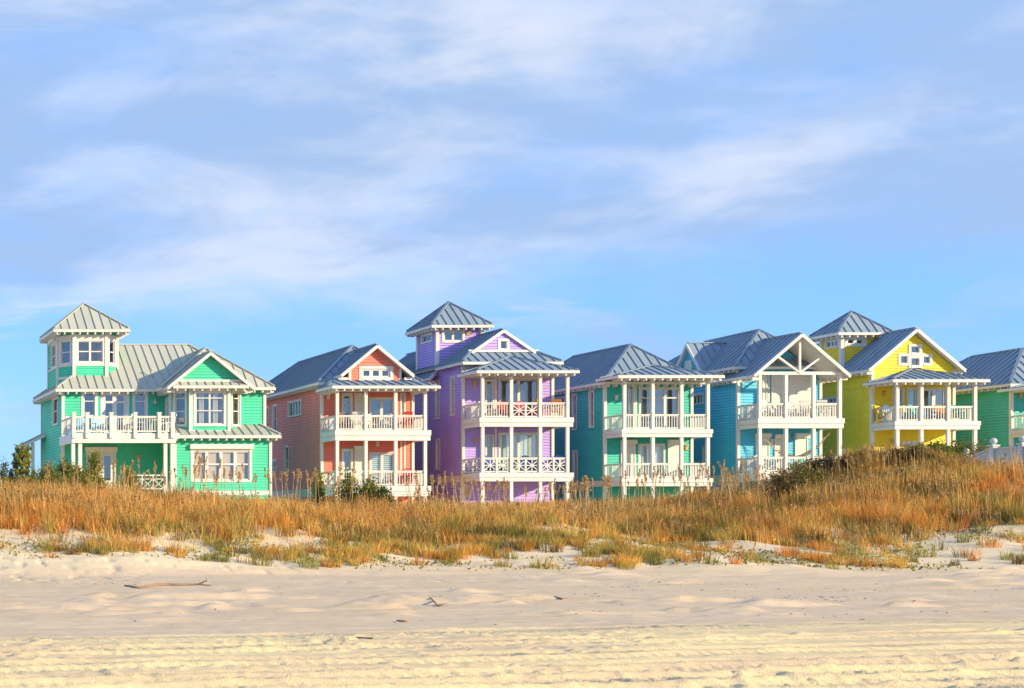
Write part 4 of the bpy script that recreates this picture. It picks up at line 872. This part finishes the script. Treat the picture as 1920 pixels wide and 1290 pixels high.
GREEN = [(0.10, 0.15, 0.035), (0.14, 0.19, 0.04), (0.20, 0.22, 0.05), (0.06, 0.10, 0.025)]
YGREEN = [(0.28, 0.29, 0.055), (0.36, 0.33, 0.07), (0.17, 0.20, 0.04)]
def shrub(label, px, Y, top, w, cols, kind='dome', n=2600, leaf=0.06, name='shrub', cat='shrub'):
    """a shrub standing on the dune; its height runs from the sand up to picture row `top` and it is w metres wide"""
    x = fx(px, Y); z0 = hz(x, Y) - 0.05; h = max(0.5, fz(top, Y) - z0); T = Thing(name, label, cat, (x, Y, z0), 'shrubs on the dune')
    b = MB(); k = 9 if kind == 'dome' else 6; pts = []
    nb = max(9, int(w * h * 9))
    for i in range(nb):
        a = rng.uniform(0, 2 * math.pi); 
        if kind == 'dome': r = w / 2 * math.sqrt(rng.uniform(0.02, 1)); zt = h * math.sqrt(max(0.06, 1 - (2 * r / w) ** 2)) * rng.uniform(0.72, 1.02)
        else: t = rng.uniform(0.12, 1.0); r = w / 2 * (1 - t) * rng.uniform(0.5, 1.15); zt = h * t
        e = Vector((x + r * math.cos(a), Y + r * 0.8 * math.sin(a), z0 + zt)); s0 = Vector((x, Y, z0 + (zt * 0.35 if kind != 'dome' else 0)))
        b.tube([s0, s0.lerp(e, 0.5) + Vector((0, 0, 0.05 * h)), e], [0.03, 0.018, 0.006], 4); pts.append((s0, e, 0.16 + 0.1 * min(w, h)))
    b.build('stems', BARK, T)
    ps = []; per = max(20, n // nb)
    for s0, e, cr in pts:
        m = per; t = rng.uniform(0.45, 1.05, m) if kind != 'dome' else rng.uniform(0.75, 1.05, m); base = np.array(s0)[None] * (1 - t[:, None]) + np.array(e)[None] * t[:, None]
        ps.append(base + rng.normal(0, cr * 0.42, (m, 3)) * np.array([1, 1, 0.8]))
    P = np.concatenate(ps); P[:, 2] = np.maximum(P[:, 2], z0 + 0.03); m = len(P)
    cl = pal(m, cols, 0.3)
    me = np_mesh('foliage', *leaves(P - np.array(T.o), rng.uniform(leaf * 0.7, leaf * 1.3, m), cl, 0.6 if kind != 'dome' else 0.2)); me.materials.append(LEAF); o = bpy.data.objects.new('foliage', me); COL.objects.link(o); o.parent = T.e
    return T
shrub('grey green cedar shrub at the beach end left of the young pine', 8, 66, 868, 1.6, GREEN, 'cone', 2600)
shrub('low green shrub between the young pine and the lean-to post', 62, 66, 884, 1.2, GREEN, 'dome', 1500)
shrub('olive green shrub below the side wall of the mint house', 98, 67, 866, 1.5, YGREEN, 'dome', 2600)
shrub('dark green shrub by the balcony corner post of the mint house', 124, 68, 862, 1.3, GREEN, 'dome', 2200)
shrub('bright green cedar shrub with a pointed tip before the mint house door', 178, 66, 848, 1.35, YGREEN, 'cone', 3400)
shrub('spreading olive shrub between the balcony post and the mint house door', 150, 65, 872, 1.6, YGREEN, 'dome', 3200)
shrub('low yellow green shrub beside the mint porch lattice rail', 243, 67, 873, 0.8, YGREEN, 'dome', 1200)
shrub('small green cedar at the left porch corner of the coral house', 598, 64, 874, 0.75, YGREEN, 'cone', 1500)
shrub('green cedar shrub before the coral house lower railing', 652, 63, 880, 1.5, YGREEN, 'dome', 3000)
shrub('leaning green cedar before the lower deck of the coral house', 694, 62.5, 893, 1.3, YGREEN + GREEN[:2], 'dome', 2400)
shrub('small low cedar by the coral house posts', 722, 62, 912, 0.8, GREEN, 'dome', 1400)
DUSK = [(0.10, 0.075, 0.045), (0.14, 0.10, 0.055), (0.085, 0.075, 0.035), (0.18, 0.13, 0.06)]
SCRUB = [(0.13, 0.10, 0.035), (0.20, 0.14, 0.045), (0.10, 0.10, 0.03), (0.27, 0.17, 0.06)]
shrub('round grey brown twiggy bush before the sky blue porch', 1562, 64, 852, 2.6, DUSK, 'dome', 7500, 0.05)
shrub('olive shrub in front of the sky blue house lower railing', 1512, 62, 860, 1.7, YGREEN + SCRUB, 'dome', 3400)
shrub('low brown green shrub at the foot of the sky blue deck', 1475, 60.5, 880, 1.5, SCRUB, 'dome', 2800)
shrub('dark scrub bush on the slope before the yellow side wall', 1650, 64, 862, 2.0, SCRUB + DUSK, 'dome', 4200)
shrub('green wax myrtle on top of the dune before the yellow porch', 1738, 63.6, 826, 2.4, YGREEN + GREEN[:2], 'dome', 6000)
shrub('dark green wax myrtle beside the top of the dune', 1782, 64.2, 824, 1.8, GREEN, 'dome', 4200)
shrub('brown scrub bush under the yellow porch corner', 1700, 62.6, 842, 2.2, SCRUB, 'dome', 5000)
shrub('rusty scrub bush behind the boardwalk ball post', 1828, 75.5, 820, 2.6, SCRUB + [(0.30, 0.16, 0.05)], 'dome', 6000)
shrub('yellow green bush below the boardwalk railing', 1855, 66.5, 872, 2.4, YGREEN + SCRUB, 'dome', 5200)
for i, (u, y, t, w_, l) in enumerate(((1600, 61, 905, 2.2, 'low tangled scrub on the dune face under the round bush'), (1690, 60, 895, 2.4, 'low tangled scrub halfway up the high dune'), (1770, 61.5, 872, 2.3, 'low tangled scrub below the green wax myrtle'), (1895, 61, 905, 2.4, 'low tangled scrub on the dune below the boardwalk deck'))):
    shrub(l, u, y, t, w_, SCRUB + DUSK, 'dome', 3600, 0.055)

def pine():
    Y = 66; px = 41; x = fx(px, Y); z0 = hz(x, Y) - 0.05; top = fz(832, Y); h = top - z0
    T = Thing('pine_tree', 'young pine with upright candle tips left of the mint house', 'pine tree', (x, Y, z0))
    b = MB(); b.tube([(x, Y, z0), (x - 0.02, Y, z0 + h * 0.5), (x + 0.01, Y, top - 0.1)], [0.06, 0.04, 0.015], 6); segs = [((x, Y, z0 + h * 0.72), (x + 0.01, Y, top))]
    for lev in range(6):
        zl = z0 + h * (0.12 + 0.13 * lev); k = 5
        for i in range(k):
            a = 2 * math.pi * i / k + lev * 0.7; L_ = 0.8 * (1 - lev / 7.5) * (0.75 + 0.4 * ((i * 7 + lev * 3) % 5) / 4); p0 = Vector((x, Y, zl)); p1 = p0 + Vector((math.cos(a) * L_ * 0.62, math.sin(a) * L_ * 0.62, 0.10)); p2 = p1 + Vector((math.cos(a) * 0.12, math.sin(a) * 0.12, 0.34))
            b.tube([p0, p1, p2], [0.025, 0.016, 0.008], 4); segs.append((p0.lerp(p1, 0.45), p1)); segs.append((p1, p2))
    b.build('trunk', BARK, T); ps = []
    for p, q in segs:
        m = 80; t = rng.uniform(0, 1, (m, 1)); ps.append(np.array(p)[None] * (1 - t) + np.array(q)[None] * t + rng.normal(0, 0.04, (m, 3)))
    P = np.concatenate(ps); me = np_mesh('crown', *leaves(P - np.array(T.o), rng.uniform(0.05, 0.09, len(P)), pal(len(P), [(0.28, 0.30, 0.06), (0.36, 0.35, 0.08), (0.18, 0.22, 0.05)], 0.25), 1.2, 2.2)); me.materials.append(LEAF); o = bpy.data.objects.new('crown', me); COL.objects.link(o); o.parent = T.e
pine()

# ---------------------------------------------------------------- boardwalk over the dune
def boardwalk():
    x0, x1, zd = 54.86, 56.6, 3.97; ys = [73.7, 72.0, 70.3, 68.6, 66.9, 65.2, 63.5]; zr = [3.58] + [zd] * 6
    T = Thing('boardwalk', 'white panelled boardwalk railing with ball topped posts beside the seafoam house', 'boardwalk', (x0, 68, 3.0))
    for x in (x0, x1):
        for y, z in zip(ys, zr):
            p = MB().box(x - 0.12, x + 0.12, y - 0.12, y + 0.12, z - 2.4, z + 1.0).build('post', WHITE, T)
            MB().box(x - 0.17, x + 0.17, y - 0.17, y + 0.17, z + 1.0, z + 1.07).build('cap', WHITE, T, p)
            MB().lathe((x, y, z + 1.07), [(0.0, 0), (0.06, 0), (0.06, 0.04)] + [(0.145 * math.sin(t), 0.17 - 0.14 * math.cos(t)) for t in np.linspace(0.45, math.pi, 9)], 14).build('ball', WHITE, T, p, smooth=True)
        for (ya, za), (yb, zb) in zip(zip(ys, zr), list(zip(ys, zr))[1:]):
            r = MB().bar((x, ya - 0.12, za + 0.9), (x, yb + 0.12, zb + 0.9), 0.16, 0.07).bar((x, ya - 0.12, za + 0.8), (x, yb + 0.12, zb + 0.8), 0.06, 0.14).bar((x, ya - 0.12, za + 0.12), (x, yb + 0.12, zb + 0.12), 0.06, 0.1).build('railing', WHITE, T)
            n = 13
            for i in range(n):
                t = (i + 0.5) / n; y = ya - 0.12 + (yb - ya + 0.24) * t; z = za + (zb - za) * t; shared_box(T, 'picket_board', (0.028, 0.1, 0.66), (x, y, z + 0.14), WHITE, r)
    y = ys[-1] - 0.1; k = 0
    while y < 73.5:
        z = zd if y < 72 else zd + (3.58 - zd) * (y - 72) / 1.7
        shared_box(T, 'deck_board', (2.1, 0.135, 0.04), ((x0 + x1) / 2, y, z - 0.04), WOOD, T.e); y += 0.145
    for x in (x0 - 0.22, x1 + 0.22): MB().bar((x, 63.4, zd - 0.17), (x, 72, zd - 0.17), 0.05, 0.24).bar((x, 72, zd - 0.17), (x, 73.6, 3.58 - 0.17), 0.05, 0.24).build('stringer', WOOD, T)
boardwalk()

def wrack():
    n = 5200; Y = rng.uniform(24, 44, n); X = rng.uniform(0.1, 0.82, n) * Y
    k = rng.uniform(0, 1, n) < sstep(fbm(X / 2.2, Y / 0.8, 401, 3), 0.52, 0.68) * (0.12 + np.exp(-((Y - 37.5) / 2.2) ** 2) + 0.7 * np.exp(-((Y - 33) / 1.2) ** 2) * sstep(X, 14, 20)); X, Y = X[k], Y[k]; n = len(X)
    c = np.stack([X, Y, height(X, Y) + 0.008], 1)
    lv = leaves(c, rng.uniform(0.02, 0.06, n), pal(n, [(0.16, 0.11, 0.07), (0.25, 0.17, 0.10), (0.10, 0.08, 0.06), (0.34, 0.24, 0.14)], 0.3), 0.0, 2.2); co = lv[0].reshape(-1, 4, 3); co[:, :, 2] = c[:, None, 2] + (co[:, :, 2] - c[:, None, 2]) * 0.3
    stuff('wrack_line', [(co.reshape(-1, 3),) + tuple(lv[1:])], LEAF, 'scattered dark seaweed and twig bits on the sand', 'seaweed')
wrack()

# ---------------------------------------------------------------- things on the porches
CH = {}
def chair_parts(kind, mat):
    if (kind, mat.name) in CH: return CH[(kind, mat.name)]
    out = []
    def add(name, b):
        me = bpy.data.meshes.new(name); me.from_pydata(b.v, [], b.f); me.materials.append(mat); out.append((name, me))
    if kind == 'lounge':                                   # low slatted beach chair facing -Y
        b = MB()
        for i in range(5): t = (i - 2) / 2; b.bar((t * 0.2, 0.22, 0.30), (t * 0.27, 0.55, 1.08 - 0.09 * t * t), 0.105, 0.025, (0, -1, 0.3))
        b.bar((-0.25, 0.42, 0.72), (0.25, 0.42, 0.72), 0.03, 0.07); add('backrest', b)
        b = MB()
        for i in range(5): y = -0.33 + i * 0.135; b.box(-0.28, 0.28, y, y + 0.11, 0.385 - i * 0.02, 0.41 - i * 0.02)
        add('seat', b)
        for sx in (-1, 1):
            add('arm', MB().box(sx * 0.36 - 0.07, sx * 0.36 + 0.07, -0.42, 0.36, 0.58, 0.61)); add('leg', MB().box(sx * 0.32 - 0.025, sx * 0.32 + 0.025, -0.38, -0.29, 0, 0.58)); add('leg', MB().bar((sx * 0.32, 0.42, 0.02), (sx * 0.32, -0.3, 0.36), 0.04, 0.1).box(sx * 0.32 - 0.025, sx * 0.32 + 0.025, 0.24, 0.32, 0, 0.58))
    elif kind == 'rocker':
        b = MB()
        for i in range(6): x = -0.22 + i * 0.088; b.bar((x, 0.24, 0.42), (x, 0.42, 1.1), 0.05, 0.02, (0, -1, 0.2))
        b.bar((-0.27, 0.43, 1.12), (0.27, 0.43, 1.12), 0.03, 0.12).bar((-0.27, 0.24, 0.46), (0.27, 0.24, 0.46), 0.03, 0.06); add('backrest', b)
        b = MB()
        for i in range(5): y = -0.26 + i * 0.1; b.box(-0.28, 0.28, y, y + 0.085, 0.42, 0.445)
        add('seat', b)
        for sx in (-1, 1):
            add('arm', MB().box(sx * 0.3 - 0.045, sx * 0.3 + 0.045, -0.3, 0.3, 0.66, 0.69)); add('leg', MB().box(sx * 0.28 - 0.025, sx * 0.28 + 0.025, -0.26, -0.21, 0.06, 0.66)); add('leg', MB().box(sx * 0.28 - 0.025, sx * 0.28 + 0.025, 0.22, 0.27, 0.06, 0.7))
            add('runner', MB().tube([(sx * 0.28, -0.42 + 0.14 * k, 0.025 + 0.09 * ((k - 3) / 3) ** 2) for k in range(7)], 0.025, 5))
    elif kind == 'wicker':
        b = MB(); n = 9
        vs = []; 
        for k in range(n): a = math.pi * k / (n - 1); vs += [(0.36 * math.cos(a), 0.12 + 0.26 * math.sin(a), 0.36), (0.40 * math.cos(a), 0.14 + 0.32 * math.sin(a), 0.62 + 0.26 * math.sin(a))]
        b.add(vs, [(2 * k, 2 * k + 2, 2 * k + 3, 2 * k + 1) for k in range(n - 1)]); b.add([(x * 0.9, y * 0.9, z) for x, y, z in vs], [(2 * k + 1, 2 * k + 3, 2 * k + 2, 2 * k) for k in range(n - 1)]); add('backrest', b)
        add('seat', MB().box(-0.33, 0.33, -0.3, 0.32, 0.3, 0.44))
        for sx in (-1, 1):
            add('leg', MB().box(sx * 0.3 - 0.03, sx * 0.3 + 0.03, -0.28, -0.22, 0, 0.3)); add('leg', MB().box(sx * 0.3 - 0.03, sx * 0.3 + 0.03, 0.2, 0.26, 0, 0.3))
    CH[(kind, mat.name)] = out
    return out
def chair(kind, mat, label, px, y, z, rot=0, group='porch chairs'):
    e = bpy.data.objects.new({'lounge': 'beach_chair', 'rocker': 'rocking_chair', 'wicker': 'wicker_chair'}[kind], None); COL.objects.link(e); e.location = (fx(px, y), y, z + 0.002); e.rotation_euler.z = R(rot)
    e['label'] = label; e['category'] = 'chair'; e['group'] = group
    for n, me in chair_parts(kind, mat): o = bpy.data.objects.new(n, me); COL.objects.link(o); o.parent = e
LB = cpaint('light_blue', (0.35, 0.68, 0.74)); WH = cpaint('white', (0.74, 0.73, 0.70)); RD = cpaint('red', (0.62, 0.06, 0.05)); OR = cpaint('orange', (0.62, 0.25, 0.05)); NB = cpaint('navy', (0.03, 0.09, 0.36)); TQ = cpaint('turquoise', (0.05, 0.50, 0.45)); YL = cpaint('yellow', (0.75, 0.56, 0.06)); BR = cpaint('brown', (0.13, 0.07, 0.04)); RB = cpaint('royal_blue', (0.04, 0.20, 0.66)); PK = cpaint('crimson', (0.55, 0.03, 0.12)); WK = cpaint('wicker', (0.56, 0.48, 0.38))
zm = fz(812, 89)
chair('lounge', LB, 'light blue slatted beach chair at the corner end of the mint balcony', 148, 90.2, zm, -25)
chair('lounge', LB, 'light blue slatted beach chair before the glazed doors of the mint balcony', 186, 90.0, zm, 8)
chair('wicker', WK, 'rounded tan wicker armchair on the mint balcony', 243, 89.9, zm, 15)
chair('rocker', WH, 'white slatted chair between the wicker armchair and the round table', 262, 90.4, zm, 70)
chair('rocker', WH, 'white slatted chair between the round table and the bay window', 314, 90.6, zm, -70)
def table(label, px, y, z, r, mat):
    x = fx(px, y); T = Thing('round_table', label, 'table', (x, y, z))
    MB().lathe((x, y, z), [(0.0, 0.78), (r, 0.78), (r, 0.83), (0.0, 0.83)], 18).build('table_top', mat, T)
    for k in range(4): a = math.pi / 4 + k * math.pi / 2; MB().bar((x + r * 0.45 * math.cos(a), y + r * 0.45 * math.sin(a), z + 0.78), (x + r * 0.7 * math.cos(a), y + r * 0.7 * math.sin(a), z), 0.05, 0.05).build('leg', mat, T)
table('round tan topped table with white chairs on the mint balcony', 289, 90.4, zm, 0.55, WK)
zu, zl = fz(807.7, 90), fz(912, 90)
chair('rocker', BR, 'dark brown rocking chair by the narrow window of the coral upper porch', 645, 91.2, zu, 10)
chair('rocker', WH, 'white rocking chair before the closed shutter of the coral upper porch', 671, 91.0, zu, -15)
chair('lounge', WH, 'white slatted beach chair left of the low blue table on the coral porch', 697, 91.0, zu, 15)
chair('lounge', WH, 'white slatted beach chair right of the low blue table on the coral porch', 731, 91.0, zu, -15)
x_ = fx(714, 90.9); T = Thing('side_table', 'low light blue side table between two white chairs on the coral porch', 'table', (x_, 90.9, zu)); MB().box(x_ - 0.3, x_ + 0.3, 90.65, 91.15, zu + 0.42, zu + 0.47).build('table_top', LB, T)
for sx in (-1, 1):
    for sy in (-1, 1): MB().box(x_ + sx * 0.26 - 0.025, x_ + sx * 0.26 + 0.025, 90.9 + sy * 0.2 - 0.025, 90.9 + sy * 0.2 + 0.025, zu, zu + 0.42).build('leg', LB, T)
chair('rocker', RD, 'red rocking chair on the coral upper porch', 765, 91.1, zu, -20)
chair('lounge', RD, 'red slatted beach chair on the coral lower porch', 763, 91.2, zl, -20)
pu, pl_ = fz(784, 90), fz(887.3, 90)
chair('lounge', WH, 'white slatted beach chair on the purple upper porch', 917, 91.1, pu, 35)
chair('lounge', RD, 'red slatted beach chair beside the white one on the purple upper porch', 945, 91.2, pu, -15)
chair('lounge', PK, 'crimson beach chair behind the cross braced rail of the purple upper porch', 985, 90.8, pu, 10)
chair('rocker', OR, 'orange wooden chair next to the crimson chair on the purple upper porch', 1019, 90.9, pu, 30)
chair('rocker', OR, 'orange wooden chair at the corner post of the purple upper porch', 1043, 91.1, pu, -25)
chair('lounge', NB, 'navy beach chair before the small window of the purple lower porch', 925, 91.2, pl_, 15)
chair('lounge', NB, 'navy beach chair before the sliding doors of the purple lower porch', 990, 91.1, pl_, -10)
chair('lounge', NB, 'navy beach chair at the corner post of the purple lower porch', 1047, 91.0, pl_, -20)
bu, bl = fz(785.4, 90), fz(885.8, 90)
for i, (px, k, a, l) in enumerate(((1441, 'rocker', 15, 'white rocking chair at the side rail end of the blue upper porch'), (1461, 'lounge', 20, 'white beach chair before the narrow shutter of the blue upper porch'), (1493, 'lounge', 10, 'white beach chair before the wide shutter of the blue upper porch'), (1513, 'rocker', -15, 'white rocking chair beside the wide shutter of the blue upper porch'), (1545, 'rocker', -20, 'white rocking chair at the yellow house end of the blue upper porch'))):
    chair(k, WH, l, px, 91.0, bu, a)
chair('lounge', WH, 'white beach chair under the hammock end on the blue lower porch', 1437, 91.0, bl, 15)
chair('lounge', TQ, 'turquoise beach chair on the blue lower porch behind the hammock', 1510, 91.4, bl, -10)
yu = fz(790.7, 90)
chair('lounge', YL, 'yellow slatted beach chair at the side rail of the yellow porch', 1660, 91.3, yu, 35)
chair('lounge', RB, 'royal blue beach chair beside the corner post of the yellow porch', 1679, 91.2, yu, 25)
chair('lounge', TQ, 'turquoise beach chair before the single door of the yellow porch', 1720, 90.9, yu, 10)
chair('lounge', RB, 'royal blue beach chair before the double doors of the yellow porch', 1741, 91.1, yu, 0)
chair('lounge', OR, 'orange beach chair before the double doors of the yellow porch', 1768, 91.0, yu, -10)
chair('lounge', TQ, 'turquoise beach chair at the seafoam house end of the yellow porch', 1791, 91.0, yu, -20)
def lighthouse():
    y = 90.45; x = fx(1750, y); T = Thing('lighthouse_ornament', 'small black and white lighthouse ornament behind the yellow porch rail', 'ornament', (x, y, yu))
    m2 = cpaint('black', (0.02, 0.02, 0.02)); r0, r1, h = 0.13, 0.08, 0.62
    for k in range(5):
        a, b = k / 5, (k + 1) / 5; MB().lathe((x, y, yu), [(r0 + (r1 - r0) * a, h * a), (r0 + (r1 - r0) * b, h * b)], 12).build('band', WH if k % 2 else m2, T)
    MB().lathe((x, y, yu + h), [(0.0, 0), (0.12, 0), (0.12, 0.03), (0.06, 0.03), (0.06, 0.14)], 12).build('lantern', WH, T); MB().lathe((x, y, yu + h + 0.14), [(0.09, 0), (0.0, 0.11)], 12).build('roof', m2, T)
lighthouse()
def hammock():
    a = Vector((fx(1434, 91.2), 91.2, fz(824, 91.2))); b = Vector((fx(1556, 90.6), 90.6, fz(812, 90.6))); T = Thing('hammock', 'cream rope hammock slung across the blue lower porch', 'hammock', (a + b) / 2 - Vector((0, 0, 1.4)))
    m = cpaint('cream', (0.66, 0.56, 0.40)); n = 10; P_ = lambda t, s_: a.lerp(b, t) + Vector((0, s_ * 0.45 * math.sin(math.pi * min(1, max(0, (t - 0.14) / 0.72))) ** 0.5, -1.25 * (1 - (2 * t - 1) ** 2) + 0.1 * s_ * s_))
    vs = []
    for i in range(n + 1):
        t = 0.2 + 0.6 * i / n
        for s_ in (-1, -0.5, 0, 0.5, 1): vs.append(P_(t, s_))
    MB().add(vs, [(i * 5 + k, (i + 1) * 5 + k, (i + 1) * 5 + k + 1, i * 5 + k + 1) for i in range(n) for k in range(4)]).build('net', m, T)
    for t, e in ((0.2, a), (0.8, b)):
        for s_ in (-1, -0.5, 0, 0.5, 1): MB().tube([e, P_(t, s_)], 0.012, 4).build('cord', m, T)
        MB().bar(P_(t, -1), P_(t, 1), 0.05, 0.04).build('spreader_bar', WOOD, T)
hammock()

# ---------------------------------------------------------------- driftwood and litter on the beach
def beach_y(py, px):                                        # where a picture row meets the beach
    y = CAMZ * F / (py - HY)
    for _ in range(4): y = (CAMZ - hz(fx(px, y), y)) * F / (py - HY)
    return y
def stick(label, pts, r, name='driftwood', fork=None):
    W = []
    for px, py in pts: y = beach_y(py, px); W.append(Vector((fx(px, y), y, hz(fx(px, y), y) + r * 0.7)))
    T = Thing(name, label, 'driftwood', W[0]); n = len(W)
    MB().tube(W, [r * (1 - 0.6 * abs(2 * i / (n - 1) - 0.8)) + 0.004 for i in range(n)], 7).build('branch', DRIFT, T, smooth=True)
    if fork: MB().tube([W[-2], W[-2].lerp(W[-1], 0.5) + Vector((0.05, 0, 0.10)), W[-1] + Vector((-0.1, 0.1, 0.2))], [r * 0.6, r * 0.4, 0.005], 5).build('twig', DRIFT, T)
DRIFT = paint('driftwood', (0.36, 0.23, 0.14), 0.9, 0.35)
stick('long reddish driftwood branch lying on the sand below the mint house', [(234, 1102), (262, 1104), (290, 1099), (318, 1101), (345, 1098), (372, 1102), (396, 1100)], 0.034, fork=True)
stick('short dark stick at the edge of the wheel tracks', [(669, 1198), (684, 1200), (699, 1203)], 0.022)
stick('thin pale twig lying on the smooth sand', [(806, 1128), (822, 1131), (838, 1135)], 0.016)
stick('small dark stick on the open sand below the teal house', [(1040, 1122), (1052, 1124), (1064, 1122)], 0.02)
stick('stubby driftwood piece below the purple house', [(745, 1165), (758, 1167), (770, 1166)], 0.022)
stick('bent dark twig below the yellow house', [(1690, 1125), (1704, 1127), (1720, 1124)], 0.02)
